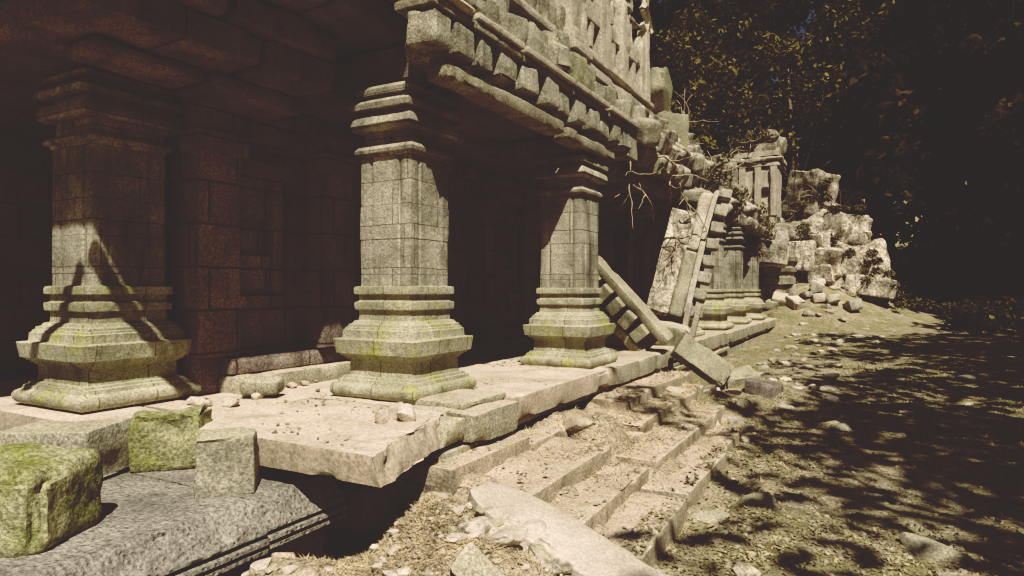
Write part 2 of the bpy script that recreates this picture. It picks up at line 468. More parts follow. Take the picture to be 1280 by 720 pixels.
# ------------------------------------------------------------------ platform
pl = thing('stone_platform', 'long raised stone platform under the row of pillars with broken slab edges', 'platform', (-3.5, 5, -.2))
def slab_part(x0, x1, y0, y1, z0, z1, mat, name='paving_slab', r=.02, amp=.012, chip=.05, res=.07, rot=(0, 0, 0), root=pl, freq=4., base=None):
    V, F = block((x1 - x0, y1 - y0, z1 - z0), res, r, amp, freq, chip)
    return part(name, MB().add(V, F, TM(((x0 + x1) / 2, (y0 + y1) / 2, (z0 + z1) / 2), rot)), mat, root, base=base)
# near corner slab with its snapped-off corner
V, F = block((2.1, 1.38, .19), .045, .012, .008, 5, .03, seed=401, maxn=60)
V = V + np.array((-3.57, 3.71, -.096))
s_ = (V[:, 0] - (-2.56)) * .80 + (V[:, 1] - 3.05) * .62          # cut plane past the near corner
cut = (V[:, 0] * .9 + V[:, 1] * .28)
lim = -2.60 * .9 + 3.08 * .28 - .06 * np.clip((V[:, 2] + .19) / .19, 0, 1) + .075 * fbm(V * np.array((3, 6, 9)), 1.0, 4, 5)
ov = np.clip(cut - lim, 0, None)
V[:, 0] -= ov * .9 / .8884; V[:, 1] -= ov * .28 / .8884 * .2
part('corner_slab', MB().add(V, F), M_slab, pl, 30)
slab_part(-3.55, -2.79, 4.42, 5.22, -.26, -.005, M_slabm, chip=.06)
slab_part(-3.6, -2.86, 4.10, 4.41, -.24, -.03, M_slabm, chip=.08)
slab_part(-3.62, -2.98, 4.55, 5.30, -.02, .05, M_slabm, name='ledge_strip', r=.03)
slab_part(-4.9, -2.90, 5.26, 8.14, -.235, .0, M_slab, chip=.07, res=.06)
slab_part(-4.9, -2.90, 8.16, 10.3, -.25, -.004, M_slabm, chip=.06)
for y0, y1 in ((10.33, 12.7), (12.72, 15.6), (15.62, 18.4), (18.43, 21.9), (21.95, 25.4)):
    slab_part(-4.9, -2.92 + random.uniform(-.04, .03), y0, y1, -.27, -.003 + random.uniform(-.02, .02), M_slabm, chip=.06, res=.09)
slab_part(-5.6, -4.64, 3.42, 25, -.3, -.012, M_slab, res=.12, chip=.02)
slab_part(-4.66, -3.57, 4.43, 5.24, -.3, -.004, M_slab, res=.09, chip=.01)
slab_part(-8.6, -4.9, 2.70, 3.40, -.28, -.015, M_slab, res=.08, chip=.04)
slab_part(-8.6, -5.62, 3.42, 6.0, -.3, -.018, M_slab, res=.12, chip=.03)
# moulded plinth courses under the slabs
for (y0, y1, x1, z0, z1) in ((4.15, 5.24, -2.87, -.36, -.265), (5.3, 8.2, -3.0, -.32, -.24), (8.2, 12.6, -2.98, -.34, -.26), (12.6, 25.3, -3.0, -.36, -.28), (8.22, 16, -2.94, -.42, -.345), (4.12, 25.3, -3.02, -1.05, -.42)):
    slab_part(-4.4, x1, y0, y1, z0, z1, M_slabm, name='plinth_moulding', r=.02, res=.1, chip=.04)
slab_part(-4.6, -3.55, 3.55, 4.2, -1.0, -.2, M_dark, name='plinth_core', res=.12)
for (cx, cy, cz, sx, sy, sz) in ((-3.2, 3.95, -.32, .4, .4, .22), (-3.0, 4.05, -.55, .35, .3, .22), (-3.35, 3.75, -.6, .4, .4, .3), (-3.05, 3.9, -.82, .4, .4, .28)):
    slab_part(cx - sx / 2, cx + sx / 2, cy - sy / 2, cy + sy / 2, cz - sz / 2, cz + sz / 2, M_dark, name='core_stone', rot=(0, 0, random.uniform(-15, 15)), chip=.05)

# ------------------------------------------------------------------ lower terrace
te = thing('stone_terrace', 'low rough grey stone terrace with moulded edge where the mossy blocks lie', 'terrace', (-4.4, 2, -.3))
def terr(y0, y1, x1):
    # rough chamfered upper edge, then two mouldings and a set-back foot
    prof = [(-8.8, -.3), (x1 - .155, -.3), (x1 - .145, -.304), (x1, -.46), (x1 + .002, -.478), (x1 - .045, -.485), (x1 - .047, -.505), (x1 + .02, -.512), (x1 + .022, -.535), (x1 - .03, -.542), (x1 - .032, -.56), (x1 + .012, -.566), (x1 + .012, -.588), (x1 - .07, -.595), (x1 - .09, -.62), (x1 - .19, -.64), (x1 - .22, -1.05)]
    ys = np.linspace(y0, y1, max(8, int((y1 - y0) / .03)))
    P = []
    for i in range(len(prof) - 1):
        a, b = np.array(prof[i]), np.array(prof[i + 1])
        k = 90 if i == 0 else max(1, int(np.linalg.norm(b - a) / .025))
        tt = np.linspace(0, 1, k, endpoint=False)
        if i == 0: tt = tt ** .45
        for t in tt: P.append(a + (b - a) * t)
    P.append(np.array(prof[-1])); P = np.array(P)
    m = len(P)
    V = np.zeros((len(ys) * m, 3))
    for j, y in enumerate(ys):
        V[j * m:(j + 1) * m, 0] = P[:, 0]; V[j * m:(j + 1) * m, 1] = y; V[j * m:(j + 1) * m, 2] = P[:, 1]
    up = np.tile(np.clip((P[:, 1] + .5) / .1, .25, 1), len(ys))
    face = np.tile(((P[:, 0] > x1 - .14) & (P[:, 1] > -.475)).astype(float), len(ys))
    n1 = fbm(V, 16, 3, 77); n2 = fbm(V, 5, 3, 78); n3 = fbm(V, 34, 2, 79)
    d = .005 * n2 * up + .005 * n1 * up + .03 * face * n1 * .8 + .02 * face * n3
    V[:, 2] += d * (.9 - .5 * face); V[:, 0] += d * face * 1.1 + .008 * n2
    F = []
    for j in range(len(ys) - 1):
        for k in range(m - 1):
            F.append([j * m + k, (j + 1) * m + k, (j + 1) * m + k + 1, j * m + k + 1][::-1])
    e0 = list(range(m)); e1 = [(len(ys) - 1) * m + k for k in range(m)]
    F.append(e0[::-1]); F.append(e1)
    return V, F
V, F = terr(-1.5, 2.72, -3.20); 
part('edge_slab', MB().add(V, F), M_terr, te, 60)
V, F = terr(2.735, 3.42, -3.23)
part('edge_slab', MB().add(V, F), M_terr, te, 60)

# ------------------------------------------------------------------ staircase
st = thing('stone_staircase', 'worn flight of broad stone steps along the platform, half buried in dirt', 'steps', (-2.1, 5, -.5))
STEPS = []
def step(x0, x1, y0, y1, z1, h=.22, rz=0.):
    y = y0
    while y < y1 - .25:
        L_ = min(random.uniform(.85, 1.9), y1 - y)
        if y1 - y - L_ < .4: L_ = y1 - y
        dx = random.uniform(-.05, .03); dz = random.uniform(-.025, .012)
        V, F = block((x1 - x0, L_ - .015, h), .035, .016, .016, 4.5, .10, maxn=60)
        part('step', MB().add(V, F, TM(((x0 + x1) / 2 + dx, y + L_ / 2, z1 - h / 2 + dz), (random.uniform(-1.2, 1.2), random.uniform(-1.5, 2), rz + random.uniform(-1.5, 1.5)))), M_step, st)
        STEPS.append((x0 + dx, x1 + dx, y, y + L_, z1 + dz)); y += L_
step(-3.05, -2.62, 3.92, 5.15, -.29); step(-3.05, -2.66, 5.2, 6.4, -.36, rz=3)
step(-3.05, -2.50, 7.3, 10.4, -.30)
step(-2.9, -2.10, 4.0, 5.72, -.425); step(-2.9, -2.14, 6.7, 9.9, -.43, rz=1)
step(-2.5, -1.69, 3.9, 5.7, -.575); step(-2.5, -1.72, 5.9, 9.3, -.58, rz=-1)
step(-2.0, -1.29, 3.85, 5.35, -.715); step(-2.0, -1.36, 5.45, 8.6, -.72, rz=1)
def top_z(X, Y):
    Z = gz(X, Y)
    for (x0, x1, y0, y1, z1) in STEPS:
        m = (X > x0 + .02) & (X < x1 - .02) & (Y > y0 + .02) & (Y < y1 - .02)
        Z = np.where(m, np.maximum(Z, z1), Z)
    return Z

# ------------------------------------------------------------------ gallery wall
gw = thing('gallery_wall', 'dark inner stone wall of the gallery with pilasters and blind windows', 'wall', (-5.8, 12, 0))
def gbox(x0, x1, y0, y1, z0, z1, name, mat=M_wall, root=gw, res=.12, r=.012, amp=.008, chip=.02, rot=(0, 0, 0), base=None):
    return slab_part(x0, x1, y0, y1, z0, z1, mat, name=name, r=r, amp=amp, chip=chip, res=res, rot=rot, root=root, base=base)
gbox(-6.0, -5.62, 3.9, 27, -.1, 3.3, 'wall_face', res=.25)
for k, y in enumerate((3.88, 5.3, 6.55, 8.75, 10.4, 12.1, 13.9, 15.5, 17.4, 19.5, 21.5)):
    d = .32 if k % 2 == 1 else .14
    gbox(-5.7, -5.62 + d, y, y + .46, .35, 2.72, 'pilaster')
    gbox(-5.7, -5.62 + d + .07, y - .05, y + .51, 2.3, 2.5, 'pilaster')
for y in (4.2, 5.85, 6.9, 8.6, 10.3, 12., 14, 16, 18, 20):
    w = 1.62
    gbox(-5.75, -5.28, y, y + w, -.05, .16, 'base_moulding', mat=M_slabm, r=.05, chip=.08, res=.07)
    gbox(-5.75, -5.42, y, y + w, .16, .34, 'base_moulding', r=.04, chip=.06, res=.08)
for y in (4.16, 7.25, 9.4, 12.8, 16.2):
    n = gbox(-5.7, -5.56, y + .13, y + .62, .95, 1.35, 'window_niche')
    B_ = tuple(gw.location)
    gbox(-5.7, -5.56, y + .13, y + .62, 1.72, 2.15, 'upper_panel', root=n, base=B_)
    gbox(-5.7, -5.52, y, y + .128, .95, 2.15, 'jamb', root=n, base=B_)
    gbox(-5.7, -5.52, y + .622, y + .75, .95, 2.15, 'jamb', root=n, base=B_)
    gbox(-5.7, -5.48, y - .06, y + .82, 2.152, 2.32, 'window_lintel', root=n, base=B_)
    gbox(-5.7, -5.48, y - .06, y + .82, .78, .948, 'sill', root=n, base=B_)
gbox(-6.0, -5.50, 3.9, 27, 2.5, 2.72, 'string_course', res=.2, r=.03)
gbox(-6.0, -5.40, 3.9, 27, 2.72, 2.90, 'string_course', res=.2, r=.03)
# return wall of the porch, left of the pillar
pw = thing('porch_wall', 'black shadowed porch wall standing behind the leftmost pillar', 'wall', (-9, 5.5, 0))
gbox(-13, -6.05, 5.6, 6.0, -.1, 3.4, 'wall_face', root=pw, res=.3)
gbox(-9.4, -9.0, -1., 5.6, -.5, 3.4, 'wall_face', root=pw, res=.3)
gbox(-7.7, -7.2, 5.4, 5.62, 0, 2.9, 'pilaster', root=pw)

# ------------------------------------------------------------------ porch roof : corbelled courses shaped to step out as they rise and shade themselves
pr = thing('overhanging_vault', 'dark overhanging porch roof of stacked stone slabs seen from below', 'roof', (-6, 4, 2.9))
for k in range(9):
    z0 = 2.90 + .26 * k
    xe = -4.52 + .145 * k + (.28 if k >= 2 else 0); ye = 2.38 - .15 * k; yend = 4.64 if k < 2 else 5.12
    n = 2 if k % 2 else 3
    ys = np.linspace(ye, yend, n + 1)
    for j in range(n):
        jx = random.uniform(-.035, .02)
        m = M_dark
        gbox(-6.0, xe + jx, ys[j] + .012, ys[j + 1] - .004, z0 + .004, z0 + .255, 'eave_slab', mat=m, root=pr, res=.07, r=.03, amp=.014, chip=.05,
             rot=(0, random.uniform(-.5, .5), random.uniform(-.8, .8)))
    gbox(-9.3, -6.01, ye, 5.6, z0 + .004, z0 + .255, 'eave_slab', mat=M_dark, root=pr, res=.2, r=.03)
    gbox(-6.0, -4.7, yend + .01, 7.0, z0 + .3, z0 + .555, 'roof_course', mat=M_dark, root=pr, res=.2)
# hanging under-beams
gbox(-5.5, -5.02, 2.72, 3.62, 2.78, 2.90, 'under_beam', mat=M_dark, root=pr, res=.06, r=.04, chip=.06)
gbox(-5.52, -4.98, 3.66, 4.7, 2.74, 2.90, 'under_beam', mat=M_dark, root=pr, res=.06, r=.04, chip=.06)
# unseen slab and bars added overhead to cast shadows on the pillar base
gbox(-8.5, -5.05, .6, 1.75, 4.3, 4.6, 'broken_or_shading_slab', mat=M_dark, root=pr, res=.12, r=.03)
gbox(-4.36, -4.24, .5, 1.29, 4.44, 4.56, 'broken_or_shading_slab', mat=M_dark, root=pr, res=.1, r=.03)
gbox(-4.23, -3.1, 1.30, 1.43, 4.42, 4.56, 'broken_or_shading_slab', mat=M_dark, root=pr, res=.1, r=.03)
gbox(-5.1, -4.9, 1.2, 2.0, 4.62, 4.85, 'broken_or_shading_slab', mat=M_dark, root=pr, res=.1, r=.03)

# ------------------------------------------------------------------ gallery roof
gr = thing('gallery_entablature', 'sunlit stone roof over the pillars with jutting corbel blocks under a cornice', 'roof', (-4, 7, 2.9))
def lintel(y0, y1, z0, th, x1):
    V, F = block((.26, y1 - y0, th), .04, .03, .012, 5, .05, maxn=64)
    part('lintel', MB().add(V, F, TM((x1 - .12, (y0 + y1) / 2, z0 + th / 2), (random.uniform(-.3, .3), -1.2, 0))), M_lip, gr)
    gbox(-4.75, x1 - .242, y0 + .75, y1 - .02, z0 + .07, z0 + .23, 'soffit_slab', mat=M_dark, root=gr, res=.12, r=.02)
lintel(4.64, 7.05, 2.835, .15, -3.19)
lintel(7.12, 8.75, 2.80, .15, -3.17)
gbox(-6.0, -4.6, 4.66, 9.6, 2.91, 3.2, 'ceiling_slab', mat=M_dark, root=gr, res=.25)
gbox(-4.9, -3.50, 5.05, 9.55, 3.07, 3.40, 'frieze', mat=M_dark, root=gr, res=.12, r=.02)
corb = [(4.72, .29, .29), (5.10, .32, .27), (5.44, .22, .30), (5.97, .38, .32), (6.38, .33, .28), (6.94, .36, .30), (7.29, .28, .28), (7.80, .34, .30), (8.2, .30, .28), (8.69, .36, .30), (9.1, .30, .28), (9.5, .32, .29)]
for i, (y, w, h) in enumerate(corb):
    L_ = .30 if i == 0 else random.uniform(.5, .6)
    V, F = block((L_, w, h), .035, .022, .012, 5, .075)
    part('corbel', MB().add(V, F, TM((-3.19 - L_ / 2 + (0 if i == 0 else random.uniform(-.05, .02)), y - w / 2, 3.10 + h / 2 + random.uniform(-.01, .02)), (random.uniform(-3, 3), random.uniform(-5, 2), random.uniform(-5, 5)))), M_roof, gr)
for i, y in enumerate(np.arange(4.85, 9.3, .42)):      # small curved brackets between lintel and corbels
    V, F = rock((.10, .07, .12), 6, .2, 1.5)
    part('bracket', MB().add(V, F, TM((-3.47, y, 3.12))), M_roof, gr)
yy = [4.41, 5.05, 6.0, 7.3, 8.5, 9.78]
for a, b_ in zip(yy[:-1], yy[1:]):
    dz = random.uniform(-.015, .02)
    gbox(-3.62, -3.20 + random.uniform(-.02, .02), a + .01, b_, 3.395 + dz, 3.475 + dz, 'cornice', mat=M_roof, root=gr, res=.05, r=.02, chip=.015, amp=.008)
    gbox(-3.62, -3.14 + random.uniform(-.03, .02), a + .03, b_ - .01, 3.478 + dz, 3.555 + dz, 'cornice', mat=M_cream, root=gr, res=.05, r=.025, chip=.02, amp=.01)
gbox(-4.3, -3.22, 9.45, 9.9, 3.02, 3.395, 'end_block', mat=M_roof, root=gr, res=.06, chip=.06)
# rough stepped courses of tumbled blocks above the cornice
gbox(-6.0, -3.75, 5.1, 11.6, 3.5, 4.2, 'roof_core', mat=M_roof, root=gr, res=.2, amp=.03)
gbox(-6.0, -4.05, 5.05, 9.2, 4.2, 6.2, 'roof_core', mat=M_roof, root=gr, res=.2, amp=.04)
def rows(y0, y1, st_, x, z, sz, jit=.06, mats=(M_roof,), skip=.06):
    y = y0
    while y < y1:
        w = st_ * random.uniform(.75, 1.2)
        if random.random() > skip:
            s = (sz[0] * random.uniform(.85, 1.15), w * .95, sz[1] * random.uniform(.8, 1.2))
            V, F = block(s, .045, .035, .03, 3.6, .13)
            part('roof_block', MB().add(V, F, TM((x + random.uniform(-jit, jit), y + w / 2, z + random.uniform(-.04, .04)), (random.uniform(-9, 9), random.uniform(-10, 10), random.uniform(-10, 10)))), random.choice(mats), gr)
        y += w
rows(4.75, 10.1, .46, -3.50, 3.70, (.55, .36), mats=(M_roof, M_roof, M_roofm))
rows(4.95, 10.9, .50, -3.70, 3.98, (.55, .36), mats=(M_roof, M_roofm))
rows(5.3, 8.0, .42, -3.86, 4.24, (.5, .3), skip=.15)
gbox(-4.3, -3.58, 5.25, 8.05, 4.30, 4.37, 'upper_cornice', mat=M_roof, root=gr, res=.05, r=.02, chip=.02)
gbox(-4.3, -3.62, 5.2, 8.0, 4.375, 4.45, 'upper_cornice', mat=M_cream, root=gr, res=.05, r=.02, chip=.02)
rows(5.3, 8.0, .42, -3.92, 4.66, (.5, .4), skip=.1)
rows(5.3, 8.4, .5, -4.05, 5.05, (.5, .42), skip=.1, mats=(M_roof, M_roofm))
rows(5.6, 8.6, .5, -4.15, 5.5, (.5, .42), skip=.2)

# ------------------------------------------------------------------ pierced upper screen wall
sw = thing('pierced_screen_wall', 'pale carved stone screen with square openings standing on the gallery roof', 'wall', (-3.7, 10, 4.3))
def sbox(y0, y1, z0, z1, name, x1=-3.58, th=.2, mat=M_cream, res=.05, **k): return gbox(x1 - th, x1, y0, y1, z0, z1, name, mat=mat, root=sw, res=res, **k)
gbox(-4.6, -3.52, 8.05, 11.75, 4.12, 4.25, 'base_moulding', mat=M_cream, root=sw, res=.08, chip=.03)
gbox(-4.6, -3.46, 8.02, 8.62, 4.25, 4.37, 'base_moulding', mat=M_cream, root=sw, res=.06, chip=.03)
gbox(-4.6, -3.60, 8.64, 11.7, 4.255, 4.33, 'base_moulding', mat=M_roof, root=sw, res=.08, chip=.04)
gbox(-4.6, -3.50, 8.64, 11.72, 4.335, 4.40, 'base_moulding', mat=M_cream, root=sw, res=.08, chip=.04)
gbox(-4.35, -3.50, 8.08, 8.58, 4.375, 4.50, 'corner_post', mat=M_cream, root=sw, res=.05)
gbox(-4.30, -3.54, 8.12, 8.54, 4.503, 4.60, 'corner_post', mat=M_cream, root=sw, res=.05)
gbox(-4.25, -3.58, 8.16, 8.5, 4.603, 6.9, 'corner_post', mat=M_cream, root=sw, res=.06)
ys_ = [8.52, 9.5, 10.45, 11.45]
tops = [6.5, 6.0, 5.75]
for i in range(3):
    a, b_ = ys_[i], ys_[i + 1]; t = tops[i]; w_ = .2
    sbox(a, a + w_, 4.41, t + random.uniform(-.1, .25), 'panel', chip=.10, amp=.02)
    sbox(b_ - w_, b_ - .005, 4.41, t - random.uniform(.1, .3), 'panel', chip=.10, amp=.02)
    sbox(a + w_ + .005, b_ - w_ - .005, 4.41, 4.60, 'panel', x1=-3.6, chip=.08, amp=.02)
    sbox(a + w_ + .005, b_ - w_ - .005, 4.97, 5.24, 'panel', x1=-3.61, chip=.12, amp=.02)
    sbox(a + .43, b_ - .43, 4.60, 4.97, 'mullion', x1=-3.62, th=.10, chip=.06)
    if i != 1: sbox(a + w_ + .005, b_ - w_ - .005, 5.64, t - .05, 'panel', x1=-3.61, chip=.14, amp=.03)
    sbox(a + .33, a + .43, 5.24, 5.64, 'mullion', x1=-3.62, th=.10, chip=.06)
    V, F = rock((.12, .2, .22), 10, .4, 1.5); part('finial', MB().add(V, F, TM((-3.68, a + .12, t + .2))), M_cream, sw)
sbox(11.46, 11.66, 4.41, 5.72, 'end_post', x1=-3.55)
mb = MB()
for (ya, za, yb, zb) in ((11.35, 5.78, 11.6, 5.55), (11.45, 6.25, 11.85, 5.85), (11.45, 6.25, 11.38, 6.05), (11.38, 6.05, 11.75, 5.70), (11.85, 5.85, 11.75, 5.70), (11.5, 6.5, 11.6, 6.1)):
    V, F = tube([(-3.62, ya, za), (-3.6, (ya + yb) / 2 + .02, (za + zb) / 2), (-3.62, yb, zb)], .055, 5, .25); mb.add(V, F)
V, F = tube([(-3.62, 11.55, 5.70), (-3.62, 11.62, 5.88)], .07, 5); mb.add(V, F)
part('broken_tracery', mb, M_cream, sw)

# ------------------------------------------------------------------ collapsed far roof
cr = thing('collapsed_roof', 'sagging far stretch of gallery roof with loaf shaped stones and roots', 'roof', (-4, 16, 3))
gbox(-6.0, -3.75, 9.85, 13.2, 2.95, 3.75, 'roof_core', mat=M_rock, root=cr, res=.16, amp=.09, r=.15, chip=.1)
gbox(-6.0, -3.5, 13.0, 25.5, 2.88, 3.45, 'roof_core', mat=M_rock, root=cr, res=.18, amp=.1, r=.15, chip=.15)
for (y0, y1, st_, x, z, sz, sk) in ((9.95, 13.4, .52, -3.42, 3.60, (.6, .40), .0), (10.2, 13.0, .5, -3.36, 3.22, (.55, .34), .1), (10.0, 13.6, .6, -3.7, 3.92, (.6, .4), .1),
                                    (13.4, 17.5, .6, -3.55, 3.62, (.6, .42), .1), (17.4, 25, .75, -3.5, 3.35, (.6, .45), .1), (14, 19, .7, -3.8, 3.95, (.6, .45), .2), (13.4, 25, .8, -3.35, 3.0, (.5, .3), .25)):
    y = y0
    while y < y1:
        w = st_ * random.uniform(.8, 1.2)
        if random.random() > sk:
            V, F = block((sz[0] * random.uniform(.9, 1.2), w * .92, sz[1] * random.uniform(.85, 1.2)), .055, .07, .045, 3, .15)
            part('loaf_stone', MB().add(V, F, TM((x + random.uniform(-.08, .08), y + w / 2, z + random.uniform(-.06, .06)), (random.uniform(-14, 14), random.uniform(5, 38), random.uniform(-14, 14)))), random.choice((M_roof, M_rock)) if y < 17 else M_rock, cr)
        y += w

gbox(-6.0, -4.0, 12.4, 22.5, 3.4, 4.15, 'roof_core', mat=M_rock, root=cr, res=.2, amp=.12, r=.2, chip=.2)
for (y0, y1, st_, x, z, sz, sk) in ((11.9, 22, .62, -3.85, 4.12, (.7, .5), .05), (12.3, 19.5, .66, -4.05, 4.42, (.7, .5), .12), (18, 25, .7, -3.75, 3.75, (.7, .5), .1), (12.6, 16.0, .7, -4.1, 4.75, (.6, .45), .3)):
    y = y0
    while y < y1:
        w = st_ * random.uniform(.8, 1.2)
        if random.random() > sk:
            V, F = block((sz[0] * random.uniform(.8, 1.2), w * .95, sz[1] * random.uniform(.8, 1.2)), .06, .05, .05, 3, .18)
            part('tumbled_stone', MB().add(V, F, TM((x + random.uniform(-.1, .1), y + w / 2, z + random.uniform(-.1, .06) - .02 * (y - 12)), (random.uniform(-20, 20), random.uniform(0, 30), random.uniform(-25, 25)))), random.choice((M_roof, M_rock, M_rock)), cr)
        y += w

# ------------------------------------------------------------------ fallen pieces
def frame_m(a, b, up):
    """matrix whose X runs a->b, Z close to up, origin at a"""
    a, b, up = Vector(a), Vector(b), Vector(up)
    x = (b - a).normalized(); y = up.cross(x).normalized(); z = x.cross(y)
    return Matrix(((x.x, y.x, z.x, a.x), (x.y, y.y, z.y, a.y), (x.z, y.z, z.z, a.z), (0, 0, 0, 1)))
# toothed cornice piece fallen behind the second pillar
fa = thing('fallen_cornice', 'toothed stone cornice fallen at a slant against the platform beyond the second pillar', 'fallen stone', (-2.95, 10.3, 0))
A, B = (-4.62, 10.05, 2.12), (-2.86, 10.32, .16)
Mf = frame_m(A, B, (.5, -.25, 1))
Lf = (Vector(B) - Vector(A)).length
V, F = block((Lf, .30, .15), .04, .03, .015, 5, .09, maxn=60); cb = part('cornice_band', MB().add(V, F, Mf @ TM((Lf / 2, .05, 0))), M_olive, fa)
V, F = block((Lf * .96, .30, .17), .04, .02, .015, 5, .09, maxn=60); part('lower_plank', MB().add(V, F, Mf @ TM((Lf / 2 - .06, .0, -.47))), M_olive, fa)
V, F = block((Lf * .95, .16, .40), .06, .02, .02, 4, .06); part('backing', MB().add(V, F, Mf @ TM((Lf / 2 - .06, .14, -.24))), M_dark, fa)
for k in range(8):
    V, F = block((.20, .28, .27), .035, .015, .012, 5, .06)
    part('tooth', MB().add(V, F, Mf @ TM((.22 + k * .29, -.07, -.205), (0, random.uniform(-6, 6), 0))), M_olive, cb, base=tuple(fa.location))
V, F = block((1.55, .12, .75), .07, .03, .02, 4, .06); part('broken_panel', MB().add(V, F, Mf @ TM((Lf - 1.15, .16, -.82))), M_dark, fa)

# steep leaning carved slab
fb = thing('leaning_slab', 'steep leaning carved stone slab with a thin rail and toothed right edge', 'fallen stone', (-3.2, 12, .5))
A, B = (-3.22, 12.0, .50), (-2.74, 12.75, 3.15)
Mf = frame_m(A, B, (-.93, -.25, .25))       # local Z points to the left edge, local -Y faces the camera-ish side
Lf = (Vector(B) - Vector(A)).length
sg = -1
V, F = block((Lf * .74, .24, .46), .045, .03, .04, 3.5, .16, maxn=60); part('rough_slab', MB().add(V, F, Mf @ TM((Lf * .36, 0, .30))), M_rockp, fb)
V, F = block((Lf * .46, .26, .26), .045, .06, .015, 4, .09); part('rounded_moulding', MB().add(V, F, Mf @ TM((Lf * .22, -.05, -.02))), M_olive, fb)
V, F = block((Lf * .42, .24, .26), .045, .06, .015, 4, .09); part('rounded_moulding', MB().add(V, F, Mf @ TM((Lf * .67, -.03, -.02), (0, 2, 0))), M_cream, fb)
V, F = block((Lf * .52, .18, .11), .035, .02, .012, 5, .10, maxn=60); part('rail', MB().add(V, F, Mf @ TM((Lf * .27, -.12, -.19), (0, -.8, 0))), M_cream, fb)
V, F = block((Lf * .36, .18, .10), .035, .02, .012, 5, .12, maxn=60); part('rail', MB().add(V, F, Mf @ TM((Lf * .72, -.11, -.185), (0, 1.6, .8))), M_cream, fb)
V, F = block((Lf * .96, .2, .12), .06, .03, .02, 4, .05); part('backing', MB().add(V, F, Mf @ TM((Lf * .5, .06, -.27))), M_dark, fb)
for k in range(8):
    V, F = block((.20, .28, .24), .035, .02, .015, 5, .08)
    part('tooth', MB().add(V, F, Mf @ TM((.16 + k * .33, -.06, -.36), (0, random.uniform(-8, 8), 0))), M_roof, fb)
# two thin rails at its foot
mb = MB(); V, F = block((.1, .1, .85), .05, .02, .008); mb.add(V, F, TM((-2.94, 11.75, .36), (0, 12, 0)))
solo('stone_rail', mb, M_cream, (-2.94, 11.75, -.05), 'left one of two short pale stone rails upright at the foot of the leaning slab', 'fallen stone', 'short rails at the slab foot')
mb = MB(); V, F = block((.1, .1, .80), .05, .02, .008); mb.add(V, F, TM((-2.80, 11.85, .34), (0, 14, 0)))
solo('stone_rail', mb, M_cream, (-2.80, 11.85, -.05), 'right one of two short pale stone rails upright at the foot of the leaning slab', 'fallen stone', 'short rails at the slab foot')
mb = MB(); V, F = block((.62, .5, .38), .05, .05, .03, 3, .08); mb.add(V, F, TM((-3.12, 11.5, .19), (8, 10, 14)))
solo('fallen_block', mb, M_slabm, (-3.12, 11.5, 0), 'pale stone block under the lower end of the leaning slab on the platform edge', 'stone block')
mb = MB(); V, F = block((.95, .42, .22), .04, .02, .015, 4, .09); 
mb.add(V, F, Matrix.Translation((-2.42, 10.75, -.16)) @ Matrix.Rotation(R(22), 4, 'Z') @ Matrix.Rotation(R(36), 4, 'Y') @ Matrix.Rotation(R(62), 4, 'X'))
solo('tilted_slab', mb, M_olive, (-2.42, 10.75, -.5), 'flat rectangular slab tilted off the platform edge onto the steps', 'stone slab')
mb = MB(); V, F = block((.62, .5, .42), .05, .06, .03, 3, .08); mb.add(V, F, TM((-1.95, 11.3, -.55), (12, -8, 30)))
solo('fallen_block', mb, M_olive, (-1.95, 11.3, -.75), 'dark squarish block on the ground right of the tilted slab', 'stone block')
mb = MB(); V, F = block((.5, .42, .34), .05, .05, .03, 3, .08); mb.add(V, F, TM((-1.50, 10.9, -.62), (-4, 6, -12)))
solo('fallen_block', mb, M_dark, (-1.50, 10.9, -.8), 'low dark block in front of the squarish block on the dappled ground', 'stone block')
# long pale slab across the steps
mb = MB(); V, F = block((1.72, .48, .10), .03, .015, .014, 4, .09, maxn=70)
k_ = V[:, 0] < -.45
V[k_, 1] *= np.sqrt(np.clip(1 - ((V[k_, 0] + .45) / .45) ** 2, .02, 1))
mb.add(V, F, frame_m((-2.28, 3.70, -.36), (-.72, 3.46, -.80), (0, 0, 1)) @ TM((.83, 0, 0)))
solo('long_slab', mb, M_pale, (-1.6, 3.6, -.55), 'long pale slab with rounded end lying down across the steps under rubble', 'stone slab')
mb = MB(); V, F = block((.42, .20, .06), .04, .02, .008, 5, .03); mb.add(V, F, TM((-1.72, 2.86, -.50), (28, 34, 10)))
solo('broken_or_shading_slab', mb, M_slabm, (-1.72, 2.86, -.6), 'thin broken slab tilted among rubble below the long pale slab', 'stone slab')

# near blocks on the terrace
def blk(name, loc, size, rot, mat, label, r=.05, amp=.02, chip=.05, res=.035, freq=3.5, taper=0., group='blocks lying on the terrace', seed=None):
    V, F = block(size, res, r, amp, freq, chip, maxn=40, taper=taper, seed=seed)
    mb = MB().add(V, F, TM((loc[0], loc[1], loc[2] + size[2] / 2), rot))
    return solo(name, mb, mat, loc, label, 'stone block', group)
blk('mossy_boulder', (-3.93, 1.72, -.315), (.64, .58, .45), (2, 3, 32), M_moss, 'large rounded mossy boulder nearest the camera at the terrace corner', r=.09, amp=.045, chip=.07, freq=4.5, res=.025, seed=812)
blk('carved_block', (-4.86, 2.42, -.312), (.70, .46, .38), (1, -2, 24), M_mossh, 'chipped grey block lying half in shade behind the large mossy boulder', r=.025, chip=.16)
blk('mossy_boulder', (-4.53, 3.0, -.312), (.54, .36, .43), (2, -3, 43), M_moss, 'bright green mossy cube block between the chipped block and the pale cube', r=.05, amp=.04, taper=.06, chip=.13, freq=4.5, res=.025)
blk('cubic_block', (-3.66, 2.80, -.308), (.36, .30, .38), (1.5, -1.5, 45), M_mossh, 'upright pale cube of stone with a green stain beside the corner slab', r=.02, amp=.014, chip=.15, res=.022)
